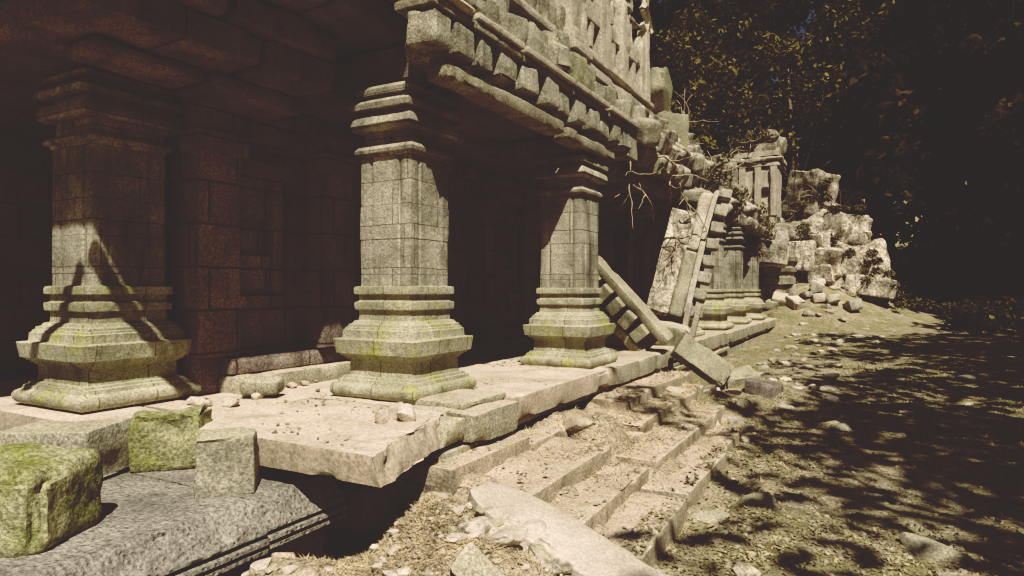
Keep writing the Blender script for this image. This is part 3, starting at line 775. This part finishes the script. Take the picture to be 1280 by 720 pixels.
mb = MB(); V, F = square_loft([(0, .15, .15), (.02, .2, .2), (.1, .22, .22), (.14, .2, .2), (.15, .16, .16), (.3, .16, .16), (.31, .24, .24), (.4, .26, .26), (.44, .2, .2)], 10, 55, .02)
mb.add(V, F, TM((-6.02, 2.05, -.30), (4, 3, 25)))
solo('moulded_fragment', mb, M_terr, (-6.02, 2.05, -.3), 'moulded stone fragment at the left edge beside the chipped block', 'stone block')
blk('small_block', (-5.05, 2.98, -.31), (.3, .26, .24), (0, 0, 20), M_slabm, 'small pale block in the gap behind the chipped block', res=.05, group=None)
# three stones heaped on the corner slab
for i, (x, y, s, lab) in enumerate(((-3.10, 3.95, (.10, .09, .075), 'largest of three pale stones heaped on the corner slab before the tall pillar'),
                                    (-3.24, 3.98, (.08, .08, .09), 'upper stone at the back of the three heaped on the corner slab'),
                                    (-3.22, 3.80, (.065, .06, .07), 'smallest left stone of the three heaped on the corner slab'))):
    V, F = rock(s, 9, .25, 1.3); solo('heaped_stone', MB().add(V, F, TM((x, y, s[2] * .6), (0, 0, i * 50))), M_pale, (x, y, 0), lab, 'stone', 'stones heaped on the slab', angle=28)
# stones along the porch floor and wall foot
for i in range(16):
    x = random.uniform(-5.35, -4.75); y = random.uniform(3.5, 5.2); s = random.uniform(.025, .075)
    V, F = rock((s * 1.3, s, s * .7), 7, .3, 1.4)
    solo('floor_stone', MB().add(V, F, TM((x, y, s * .3), (0, 0, random.uniform(0, 360)))), M_pale, (x, y, 0), 'small stone on the sunlit porch floor by the inner wall', 'stone', 'small stones on the porch floor', angle=28)
V, F = block((.34, .24, .15), .04, .05, .04, 3, .1)
solo('floor_block', MB().add(V, F, TM((-5.0, 4.2, .1), (5, 4, 30))), M_slabm, (-5.0, 4.2, 0), 'broken pale moulding block at the wall foot right of the porch pillar', 'stone block', angle=35)

# ------------------------------------------------------------------ roots hanging from the collapsed roof
def wander(p, d, n, st_, jit, grav=0.):
    p = Vector(p); d = Vector(d).normalized(); out = [tuple(p)]
    for _ in range(n):
        d = (d + Vector((random.uniform(-jit, jit), random.uniform(-jit, jit), random.uniform(-jit, jit) + grav))).normalized()
        p = p + d * st_; out.append(tuple(p))
    return out
def roots(label, starts, name='hanging_root'):
    mb = MB()
    for (p, d, n, r0) in starts:
        pts = wander(p, d, n * 2, .048, .26, -.03); V, F = tube(pts, np.linspace(r0 * .62, r0 * .25, len(pts)), 5); mb.add(V, F)
        for k in range(2):
            i = random.randrange(2, max(3, n - 2)); q = wander(pts[i], (random.uniform(-1, 1), random.uniform(-1, 1), random.uniform(-.7, .1)), max(7, n), .045, .3)
            V, F = tube(q, np.linspace(r0 * .4, r0 * .15, len(q)), 5); mb.add(V, F)
    return solo(name, mb, M_root, starts[0][0], label, 'root', 'dry roots hanging from the roof', angle=0)
roots('tangle of dry roots hanging under the broken end of the gallery roof', [((-3.4, 10.1, 3.15), (-.05, .25, -1), 13, .028), ((-3.35, 10.4, 3.0), (.1, .5, -.6), 11, .026), ((-3.4, 10.2, 2.7), (.2, .7, -.3), 9, .024), ((-3.3, 10.5, 2.95), (-.3, -.5, -.6), 9, .018)])
roots('thicker root crossing the loaf stones at the top of the leaning slab', [((-3.1, 10.6, 3.2), (.1, .8, -.1), 14, .035), ((-3.1, 11.2, 3.05), (.1, .5, -.9), 16, .035), ((-3.0, 11.6, 2.9), (.2, .4, -.8), 12, .028), ((-3.0, 12.1, 2.7), (-.2, .3, -.9), 12, .022)])
roots('thin roots running over the face of the leaning slab', [((-3.15, 12.0, 2.0), (-.25, -.1, -1), 10, .02), ((-3.1, 12.1, 2.1), (-.45, -.1, -.7), 9, .018), ((-3.2, 12.0, 1.8), (.2, -.1, -.8), 8, .016)], name='creeping_root')

# ------------------------------------------------------------------ far ruins
tw = thing('ruined_tower', 'small pale ruined tower with tiered cornices beyond the gallery end', 'tower', (-4.2, 29.5, 2))
def tb(w, z0, z1, name, dx=0, mat=M_cream, **k): return gbox(-4.15 - w * .62 + dx, -4.15 + w / 2 + dx, 29.4 - w / 2, 29.4 + w / 2, z0, z1, name, mat=mat, root=tw, res=.14, r=.04, amp=.04, chip=.12, **k)
tb(2.6, .2, 3.2, 'lower_tier', mat=M_rock); tb(1.75, 3.2, 4.0, 'base_tier'); tb(1.5, 4.0, 6.1, 'tower_body'); tb(1.68, 6.1, 6.3, 'cornice'); tb(1.9, 6.31, 6.5, 'cornice'); tb(1.7, 6.51, 6.75, 'cornice'); tb(1.35, 6.76, 7.1, 'crown_tier', mat=M_rock)
for dx in (-.62, .0, .62):
    gbox(-4.15 + dx - .13, -4.15 + dx + .13, 28.52, 28.68, 4.05, 6.08, 'pilaster', mat=M_cream, root=tw, res=.12)
gbox(-4.0, -3.75, 28.60, 28.66, 4.9, 5.25, 'window_shade_plate', mat=M_barkd, root=tw, res=.1)  # dark plate standing in for the shade inside an opening
for (x, y, z, sx, sy, sz) in ((-4.9, 27.6, 3.2, 1.6, 1.4, 2.2), (-3.6, 27.9, 2.5, 1.5, 1.2, 2.2), (-5.4, 27.0, 4.6, 1.2, 1., 1.0), (-3.4, 25.9, 2.3, 1.1, 1.6, .9), (-2.9, 28.6, 2.2, 1.5, 1.2, 3.0)):
    V, F = block((sx, sy, sz), .09, .12, .14, 1.6, .3); part('rubble_mass', MB().add(V, F, TM((x, y, z), (random.uniform(-8, 8), random.uniform(-8, 8), random.uniform(0, 40)))), M_rock, tw)
def crag(name, lumps, label, cat='rock', mat=M_rock, n=26, grp=None):
    mb = MB()
    for (c, r3, a) in lumps:
        if random.random() < .6: V, F = block(np.array(r3) * 1.7, .1, .08, .16 * min(r3) + .03, 1.9, .3 * min(r3) + .05, maxn=n)
        else: V, F = rock(r3, n, a, 1.6)
        mb.add(V, F, TM(c, (random.uniform(-12, 12), random.uniform(-12, 12), random.uniform(0, 90))))
    c0 = lumps[0][0]
    return solo(name, mb, mat, (c0[0], c0[1], c0[2] - lumps[0][1][2]), label, cat, grp, angle=32)
rr_ = np.random.default_rng(12)
L_ = [((-1.6, 29.2, 1.6), (1.7, 1.3, 1.9), .5), ((-.6, 29.0, 1.4), (1.3, 1.2, 1.8), .5), ((-1.75, 28.8, 3.35), (.95, .9, .75), .5), ((-.85, 28.7, 3.3), (.85, .8, .75), .5), ((-.95, 28.2, 2.5), (1.0, .7, .6), .4)]
for _ in range(34):
    x = rr_.uniform(-3.4, .1); zt = 3.4 - 1.0 * abs(x + 1.4); z = rr_.uniform(.2, max(.6, zt)); r0 = rr_.uniform(.3, .8)
    L_.append(((x, 28.2 - .35 * (3.4 - z) * .5 + rr_.uniform(-.2, .3), z), (r0 * rr_.uniform(.8, 1.5), r0 * .8, r0 * rr_.uniform(.6, 1.1)), .5))
crag('rock_outcrop', L_, 'large craggy sunlit rock outcrop overgrown with creepers at the end of the path', mat=M_rockp, n=20)
crag('rock_outcrop', [((-2.3, 30.8, 5.1), (.85, .9, 1.1), .35), ((-1.9, 30.8, 4.0), (.9, .9, .9), .35)], 'domed dark rock standing right of the small tower')
crag('rock_outcrop', [((-5.55, 27.3, 5.2), (.75, .8, 1.3), .25), ((-5.2, 26.6, 4.3), (.9, .9, .9), .3)], 'pale arched lump of masonry left of the small tower')
crag('rock_outcrop', [((-4.0, 29.5, 7.5), (.8, .7, .55), .35), ((-3.5, 29.3, 6.9), (.4, .5, .8), .35)], 'rough overgrown lump on top of the small tower')
crag('carved_dome', [((-3.72, 12.5, 4.75), (.42, .5, .62), .2), ((-3.75, 12.9, 4.1), (.5, .6, .5), .3)], 'mossy domed stone standing beyond the end post of the pierced screen', mat=M_roofm, n=18)
rp = thing('ruined_pedestal', 'stepped stone pedestal on rubble between the far pillars and the rock outcrop', 'pedestal', (-3.05, 26.6, 1.2))
V, F = square_loft([(0, .5, .5), (.25, .5, .5), (.27, .44, .44), (.45, .44, .44), (.47, .52, .52), (.62, .55, .55), (.64, .45, .45), (.85, .45, .45), (.87, .56, .56), (1.02, .58, .58), (1.05, .5, .5), (1.25, .5, .5)], 12, 91, .03)
part('pedestal_body', MB().add(V + np.array((-3.05, 26.6, 1.2)), F), M_roof, rp)
V, F = block((1.3, 1.2, .9), .12, .1, .08, 2, .1); part('footing', MB().add(V, F, TM((-3.1, 26.8, .75))), M_rock, rp)
for i in range(26):
    x = random.uniform(-4.2, -.6); y = random.uniform(24.6, 28.0); s = random.uniform(.18, .5)
    V, F = block((s * 1.5, s * 1.1, s * .8), .08, .06, .05, 2.5, .1, maxn=10)
    z = gz1(x, y)
    solo('rubble_block', MB().add(V, F, TM((x, y, z + s * .2), (random.uniform(-25, 25), random.uniform(-25, 25), random.uniform(0, 180)))), random.choice((M_pale, M_roof, M_slabm)), (x, y, z), 'tumbled block in the rubble slope below the ruined pedestal', 'stone block', 'rubble below the far pedestal')

# ------------------------------------------------------------------ loose stones
def scatter_stone(x, y, s, mat, label, group, name='loose_stone', flat=.55, n=8):
    V, F = rock((s * random.uniform(1, 1.6), s * random.uniform(.8, 1.1), s * flat), n, .3, 1.4)
    z = gz1(x, y)
    solo(name, MB().add(V, F, TM((x, y, z + s * flat * .12), (random.uniform(-10, 10), random.uniform(-10, 10), random.uniform(0, 180)))), mat, (x, y, z), label, 'stone', group, angle=28)
for i in range(26):
    scatter_stone(random.uniform(-3.15, -2.65), random.uniform(2.15, 2.85), random.uniform(.02, .085), random.choice((M_pale, M_gravel, M_step)), 'pale stone in the rubble at the foot of the terrace edge', 'rubble below the terrace edge')
for i in range(75):
    x, y, s_ = random.gauss(-1.86, .20), random.gauss(3.36, .15), .022 + .085 * random.random() ** 2
    V, F = rock((s_ * 1.5, s_, s_ * .7), 8, .3, 1.4); z = max(gz1(x, y), -.385 - .29 * (x + 2.28)) + s_ * .35
    solo('loose_stone', MB().add(V, F, TM((x, y, z), (random.uniform(-25, 25), random.uniform(-25, 25), random.uniform(0, 180)))), random.choice((M_pale, M_rockp, M_gravel)), (x, y, z - s_ * .5), 'pale broken stone in the heap over the long slab', 'stone', 'rubble heap over the long slab', angle=28)
for i in range(46):
    scatter_stone(random.uniform(-2.75, -1.9), random.uniform(2.55, 3.75), random.uniform(.015, .055) , M_pale, 'pale stone chip on the straw covered mound', 'stone chips on the mound')
for i in range(120):
    y = 3.2 + 20 * random.random() ** 1.6; x = random.uniform(-1.3, .30 * y + .3)
    scatter_stone(x, y, random.choice((.035, .05, .06, .09, .13)) * random.uniform(.8, 1.2) * (1 + y * .04), random.choice((M_gravel, M_olive, M_slabm)), 'flat loose stone lying on the dappled earth path', 'loose stones on the path', flat=.35)
for i in range(70):
    y = random.uniform(8, 26); x = -2.6 + abs(random.gauss(0, 1.0)) + .02 * y
    scatter_stone(x, y, random.uniform(.05, .17), random.choice((M_gravel, M_roof, M_slabm, M_step)), 'broken stone strewn along the foot of the gallery platform', 'stones strewn along the gallery foot', flat=.6)
for i in range(26):
    scatter_stone(random.gauss(-1.5, .45), random.gauss(12.2, .9), random.uniform(.05, .14), M_pale, 'pale chip in the rubble spill beyond the tilted slab', 'rubble beyond the tilted slab')
for i, (x, y, s) in enumerate(((-2.55, 7.0, .2), (-2.3, 7.35, .15), (-2.2, 6.6, .13), (-2.6, 6.1, .16), (-2.35, 9.3, .2), (-2.2, 10.1, .18), (-1.9, 8.7, .15))):
    scatter_stone(x, y, s, M_step, 'broken step stone in the dirt bank along the platform', 'broken stones along the platform', flat=.7, n=12)

# gravel, litter and straw: uncountable
def drift_pick(X, Y, n, f=1.1):
    d = fbm(np.stack([X * .8, Y * f, 0 * X], 1), 1.0, 3, 61)
    k = np.argsort(-(d + .55 * rng.random(len(X))))[:n]
    return X[k], Y[k]
def flakes(n, pos, size, name, mat, lift=.01, flat=.35, asp=.45, curl=.3):
    X, Y = pos
    Z = top_z(X, Y) + lift
    C = np.stack([X, Y, Z], 1)
    an = rng.uniform(0, 2 * np.pi, n)
    u = np.stack([np.cos(an), np.sin(an), rng.normal(0, flat, n)], 1); u /= np.linalg.norm(u, axis=1, keepdims=True)
    w = np.cross(u, np.stack([rng.normal(0, flat, n), rng.normal(0, flat, n), np.ones(n)], 1)); w /= np.linalg.norm(w, axis=1, keepdims=True)
    s = size * rng.uniform(.5, 1.5, n)[:, None]
    nn = np.cross(u, w)
    V = np.stack([C - u * s, C + w * s * asp + nn * s * curl * .3, C + u * s, C - w * s * asp + nn * s * curl * .3], 1).reshape(-1, 3)
    F = np.arange(4 * n).reshape(-1, 4)
    solo(name, MB().add(V, F), mat, (0, 0, 0), None, None, kind='stuff', smooth=False)
def fan(n, ymin, ymax, p=1.6):
    Y = ymin + (ymax - ymin) * rng.random(n) ** p; X = rng.uniform(0, 1, n) * (.26 * Y + 2.2) - 1.5
    return X, Y
X, Y = drift_pick(*fan(60000, 2.2, 26, 1.7), 24000); X = np.concatenate([X, rng.uniform(-2.9, -1.2, 350), rng.uniform(-2.9, -1.2, 2500)]); Y = np.concatenate([Y, rng.uniform(3.9, 9.5, 350), rng.uniform(9.5, 25, 2500)])
flakes(26850, (X, Y), .021, 'leaf_litter', M_litter, .010, .4)
X, Y = drift_pick(*fan(9000, 2.6, 18, 1.5), 1500, 1.4)
flakes(1500, (X, Y), .042, 'leaf_litter', M_litter, .014, .5, curl=1.2)
n = 9000
flakes(n, (rng.normal(-2.15, .42, n), rng.normal(3.0, .42, n)), .035, 'dry_grass', M_straw, .012, .45, asp=.07)
n = 5000
flakes(n, (rng.normal(-2.25, .35, n), rng.uniform(5.0, 10.5, n)), .045, 'dry_grass', M_straw, .012, .45, asp=.07)
n = 2600
X = np.concatenate([rng.normal(-2.2, .5, n // 3), rng.uniform(-1.4, 2.5, n * 2), rng.uniform(-2.9, -1.2, 420)]); Y = np.concatenate([rng.normal(2.9, .5, n // 3), 3 + 14 * rng.random(n * 2) ** 1.6, rng.uniform(4, 10, 420)])
mbg = MB(); T = [rock((1.2, .9, .6), 3, .35, 1.5) for _ in range(5)]
Zg = top_z(X, Y)
for i in range(len(X)):
    V, F = T[i % 5]; s = random.uniform(.007, .026); a = random.uniform(0, 6.28); c_, s_ = math.cos(a) * s, math.sin(a) * s
    mbg.add(np.stack([V[:, 0] * c_ - V[:, 1] * s_ + X[i], V[:, 0] * s_ + V[:, 1] * c_ + Y[i], V[:, 2] * s + Zg[i] + .003], 1), F)
solo('gravel', mbg, M_gravel, (0, 0, 0), None, None, kind='stuff', angle=30)

# crumbs and leaves blown onto the platform top
n = 1500
Xp = rng.uniform(-4.6, -2.7, n); Yp = 3.1 + 9 * rng.random(n)
kk = fbm(np.stack([Xp, Yp, 0 * Xp], 1), 1.6, 3, 71) > .12
kk &= ~((np.abs(Xp + 3.95) < .56) & (np.abs(Yp - 5.03) < .56)) & ~((np.abs(Xp + 3.6) < .56) & (np.abs(Yp - 8.13) < .56)) & ~((Yp < 4.4) & (Xp > -2.8)) & (Xp < -2.95)
Xp, Yp = Xp[kk], Yp[kk]; m_ = len(Xp)
top_z_ = top_z
top_z = lambda X, Y: np.full(len(X), .006)
flakes(m_, (Xp, Yp), .022, 'leaf_litter', M_litter, .004, .25)
top_z = top_z_
# ------------------------------------------------------------------ trees
def leaf_cloud(centers, radii, n, size, seed, up=.5, asp=.5):
    g = np.random.default_rng(seed)
    k = g.integers(0, len(centers), n)
    d = g.normal(size=(n, 3)); d /= np.linalg.norm(d, axis=1, keepdims=True)
    C = centers[k] + d * (radii[k] * g.uniform(.25, 1, n) ** .6)[:, None] * np.array((1, 1, .75))
    u = g.normal(size=(n, 3)); u /= np.linalg.norm(u, axis=1, keepdims=True)
    t = g.normal(size=(n, 3)) + np.array((0, 0, up)); w = np.cross(u, t); w /= np.maximum(np.linalg.norm(w, axis=1, keepdims=True), 1e-6)
    s = (size * g.uniform(.55, 1.4, n))[:, None]
    nn = np.cross(u, w)
    V = np.stack([C - u * s, C + w * s * asp - nn * s * .12, C + u * s, C - w * s * asp - nn * s * .12], 1).reshape(-1, 3)
    return V, np.arange(4 * n).reshape(-1, 4)

def crown_clumps(seed, h0, h1, rad, n):
    g = np.random.default_rng(seed)
    d = g.normal(size=(n, 3)); d /= np.linalg.norm(d, axis=1, keepdims=True)
    rr = g.uniform(.15, 1, n) ** .55
    zc = (h0 + h1) / 2; hz = (h1 - h0) / 2
    C = d * rr[:, None] * np.array((rad, rad, hz)); C[:, 2] += zc
    return C, g.uniform(.45, 1.0, n) * rad * .34

def tree_proto(name, label, loc, h, h0, rad, nclump, nleaf, leaf, seed, mleaf, mbark, tr=.25, group=None, nlimb=14):
    t = thing(name, label, 'tree', loc, group)
    random.seed(seed)
    C, rd = crown_clumps(seed, h0, h, rad, nclump)
    mb = MB()
    top = (random.uniform(-.5, .5), random.uniform(-.5, .5), h * .86)
    pts = [(0, 0, -.3), (random.uniform(-.1, .1), random.uniform(-.1, .1), h * .2), (random.uniform(-.3, .3), random.uniform(-.3, .3), h * .5), top]
    V, F = tube(pts, [tr * 1.35, tr, tr * .7, tr * .15], 8, .08); mb.add(V, F)
    for i in np.random.default_rng(seed).choice(len(C), min(nlimb, len(C)), replace=False):
        c = C[i]; zb = max(h * .15, c[2] * random.uniform(.5, .8)); f = zb / h
        p0_ = Vector((0, 0, zb)); p3 = Vector(c)
        mid = p0_.lerp(p3, .5) + Vector((random.uniform(-.4, .4), random.uniform(-.4, .4), random.uniform(0, .6)))
        V, F = tube([p0_, p0_.lerp(mid, .6), mid, mid.lerp(p3, .6), p3], [tr * .45 * (1.1 - f), tr * .36 * (1.1 - f), tr * .27 * (1.1 - f), tr * .17, tr * .06], 5, .1); mb.add(V, F)
    part('trunk', mb, mbark, t, 0, base=(0, 0, 0))
    V, F = leaf_cloud(C, rd, nleaf, leaf, seed)
    o = bpy.data.objects.new('crown', MB().add(V, F).mesh('crown', mleaf, (0, 0, 0), 0, False)); COL.objects.link(o); o.parent = t
    return t
GF = 'dark forest trees behind the ruins'
LF = ['tall dark forest tree rising behind the ruins', 'broad dark forest tree massed behind the ruins', 'tree with sunlit leaf sprays and bare branches above the ruins']
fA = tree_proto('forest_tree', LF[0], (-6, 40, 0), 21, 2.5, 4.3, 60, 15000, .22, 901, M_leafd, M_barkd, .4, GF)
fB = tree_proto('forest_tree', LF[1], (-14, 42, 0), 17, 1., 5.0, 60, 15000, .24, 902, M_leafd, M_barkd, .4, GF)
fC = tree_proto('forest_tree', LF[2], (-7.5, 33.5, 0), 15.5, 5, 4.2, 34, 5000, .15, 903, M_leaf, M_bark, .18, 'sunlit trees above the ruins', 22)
random.seed(5)
spots = [(-1, 41, 0), (3.5, 39, 1), (8, 37, 0), (12, 34, 1), (-10.5, 37.5, 0), (-19, 40, 1), (-24, 36, 0), (-3.5, 46, 1), (6, 46, 0), (12.5, 44, 1), (-13, 50, 0), (-8, 52, 1), (1, 53, 0), (9, 55, 1), (16, 50, 0), (-21, 52, 0), (18, 40, 1), (6.8, 33.5, 1), (-16, 31, 1), (-20, 26, 0), (-12.5, 24, 1), (-27, 45, 1), (23, 46, 0)]
for (x, y, k) in spots:
    o = copy_tree((fA, fB)[k]); o['label'] = LF[k]; s = random.uniform(.9, 1.25)
    o.location = (x, y, gz1(x, y) - .1); o.scale = (s, s, s * random.uniform(.95, 1.1)); o.rotation_euler.z = random.uniform(0, 6.28)
for o in (fA, fB, fC): o.location.z = gz1(o.location.x, o.location.y) - .1
for (x, y, s) in ((-11.5, 31, 1.0), (-3.5, 36, 1.05), (.8, 40.5, 1.15)):
    o = copy_tree(fC); o.location = (x, y, gz1(x, y) - .1); o.scale = (s, s, s); o.rotation_euler.z = random.uniform(0, 6.28)
# trees lining the right of the path, crowns overhead: they shade the path and the forest edge
GP = 'trees lining the shaded side of the path'
pA = tree_proto('path_tree', 'airy tree beside the path whose crown dapples the ground with shade', (6.2, 1.0, 0), 14, 6.8, 3.6, 34, 2000, .17, 911, M_leaf, M_bark, .26, GP)
pB = tree_proto('path_tree', 'dense tree shading the dark side of the path', (8.2, 9.5, 0), 15, 6.5, 3.8, 44, 1900, .21, 912, M_leafd, M_bark, .3, 'dense trees on the dark side of the path')
random.seed(9)
for (x, y, s, sx) in ((6.6, 5.6, 1.05, 1), (8.8, -2.2, 1.1, 1.), (7.6, 12.6, 1., .9)):
    o = copy_tree(pA); o.location = (x, y, gz1(x, y) - .1); o.scale = (s * sx, s * sx, s); o.rotation_euler.z = random.uniform(0, 6.28)
for (x, y, s, sx) in ((10.2, 15.2, 1.15, 1.05), (12., 8.0, 1.25, 1.1), (15.5, 21, 1.45, 1.2), (13, 13, 1.3, 1.1)):
    o = copy_tree(pB); o.location = (x, y, gz1(x, y) - .1); o.scale = (s * sx, s * sx, s); o.rotation_euler.z = random.uniform(0, 6.28)
for o in (pA, pB): o.location.z = gz1(o.location.x, o.location.y) - .1

g_ = np.random.default_rng(77)
Cu = np.stack([g_.uniform(-6, 18, 90), g_.uniform(33.5, 38, 90), g_.uniform(.3, 5.5, 90)], 1)
V, F = leaf_cloud(Cu, g_.uniform(.7, 1.5, 90), 16000, .22, 78)
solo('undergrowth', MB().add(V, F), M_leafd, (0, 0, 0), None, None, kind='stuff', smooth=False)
Cu = np.stack([g_.uniform(.8, 9, 70), g_.uniform(23, 33, 70), np.zeros(70)], 1); Cu = Cu[(Cu[:, 0] > 2.2) | (Cu[:, 1] > 29.5)]
Cu[:, 2] = gz(Cu[:, 0], Cu[:, 1]) + g_.uniform(.05, .5, len(Cu))
V, F = leaf_cloud(Cu, g_.uniform(.25, .8, len(Cu)), 6500, .12, 79)
solo('undergrowth', MB().add(V, F), M_leaf, (0, 0, 0), None, None, kind='stuff', smooth=False)
# creeping plants on the far roof
def shrub(loc, r, n, leaf, label, seed, mat=M_vine, name='creeping_plant', group='creeping plants on the far roof', cat='plant'):
    g = np.random.default_rng(seed)
    C = g.normal(size=(8, 3)) * np.array(r) * .5
    V, F = leaf_cloud(C, np.full(8, min(r) * .6), n, leaf, seed, .3)
    t = thing(name, label, cat, loc, group)
    o = bpy.data.objects.new('foliage', MB().add(V, F).mesh('foliage', mat, (0, 0, 0), 0, False)); COL.objects.link(o); o.parent = t
    mb = MB()
    for k in range(7):
        pts = wander((0, 0, -r[2] * .4), (random.uniform(-1, 1), random.uniform(-1, 1), .6), 7, max(r) * .16, .5); V, F = tube(pts, np.linspace(.02, .006, len(pts)), 4); mb.add(V, F)
    part('stem', mb, M_root, t, 0, base=(0, 0, 0))
shrub((-3.5, 13.9, 4.6), (.4, .8, .25), 220, .05, 'scrub on the crest of the collapsed roof', 36)
shrub((-3.5, 17.4, 4.1), (.4, 1.2, .3), 260, .06, 'long creeper draped along the far crest of the collapsed roof', 37)
shrub((-3.6, 13.2, 4.15), (.4, .7, .3), 260, .05, 'dusty creeper beyond the domed stone on the roof', 31)
shrub((-3.4, 15.5, 3.75), (.35, .8, .3), 220, .05, 'straggling creeper over the loaf stones past the leaning slab', 32)
shrub((-3.3, 19.0, 3.4), (.4, 1.2, .4), 380, .06, 'dark creeper hanging from the roof above the far pillars', 33)
shrub((-3.2, 23.2, 3.0), (.5, 1.2, .5), 420, .07, 'dark creeper at the far end of the gallery roof', 34)
for k, (x, y, z, rx, rz) in enumerate(((-1.4, 27.7, 2.6, .9, .6), (-.2, 27.7, 1.9, .8, .8), (.6, 27.9, .9, .6, .7), (-2.2, 27.7, 3.1, .5, .5), (-1.0, 28.4, 4.1, .9, .3), (-2.6, 28.2, 4.3, .5, .6), (-4.9, 27.0, 4.9, .5, .6), (-4.2, 28.6, 7.3, .8, .35), (-2.1, 30.0, 5.2, .7, .8))):
    shrub((x, y, z), (rx, .35, rz), int(900 * rx * rz + 350), .06, ('straggling creeper over the middle face of the rock outcrop', 'dense creeper below the crest of the rock outcrop', 'creeper at the right foot of the rock outcrop', 'creeper in the gap between pedestal and rock outcrop', 'thin scrub on the crest of the rock outcrop', 'creeper at the foot of the small tower wall', 'scrub on the masonry lump left of the small tower', 'scrub growing on top of the small tower', 'creeper over the domed rock right of the tower')[k], 40 + k, group='creepers on the far ruins')

# ------------------------------------------------------------------ camera
cam = bpy.data.cameras.new('camera'); co = bpy.data.objects.new('camera', cam); COL.objects.link(co)
co.location = (0, 0, 1.0); co.rotation_euler = (R(90), 0, R(28.97))
cam.sensor_width = 36; cam.lens = 36 * 813 / 1280; cam.clip_end = 600; cam.clip_start = .05
cam.shift_y = 2 / 1280
SC.camera = co

# ------------------------------------------------------------------ light
to_sun = Vector((.5, -.55, 1)).normalized()
sun = bpy.data.lights.new('sun', 'SUN'); sun.energy = 5.0; sun.angle = R(.5); sun.color = (1, .94, .87)
so = bpy.data.objects.new('sun', sun); COL.objects.link(so); so.location = (6, -6, 14)
so.rotation_euler = (-to_sun).to_track_quat('-Z', 'Y').to_euler()
W = bpy.data.worlds.new('World'); SC.world = W; W.use_nodes = True
wt = W.node_tree; wt.nodes.clear()
sky = nd(wt, 'ShaderNodeTexSky', sky_type='NISHITA', sun_disc=False)
sky.sun_elevation = math.asin(to_sun.z); sky.sun_rotation = math.atan2(to_sun.x, to_sun.y)
bg = nd(wt, 'ShaderNodeBackground', {0: mixc(wt, 1., sky.outputs[0], (1., .80, .66), 'MULTIPLY'), 1: .05})
nd(wt, 'ShaderNodeOutputWorld', {0: bg.outputs[0]})
SC.view_settings.view_transform = 'Standard'; SC.view_settings.look = 'None'; SC.view_settings.exposure = 0; SC.view_settings.gamma = 1
vs = SC.view_settings; vs.use_curve_mapping = True
cm = vs.curve_mapping
def curve(k, pts):
    c = cm.curves[k]
    c.points[0].location = pts[0]; c.points[1].location = pts[-1]
    for p_ in pts[1:-1]: c.points.new(*p_)
curve(0, [(0, .0245), (.03, .033), (.06, .044), (.11, .095), (.25, .270), (.6, .69), (1, .98)])
curve(1, [(0, .0215), (.03, .0245), (.06, .0315), (.11, .085), (.25, .272), (.6, .665), (1, .91)])
curve(2, [(0, .021), (.03, .0238), (.06, .0295), (.11, .075), (.25, .256), (.6, .64), (1, .87)])
cm.update()
SC.render.engine = 'CYCLES'
SC.cycles.max_bounces = 6; SC.cycles.diffuse_bounces = 4; SC.cycles.use_denoising = True
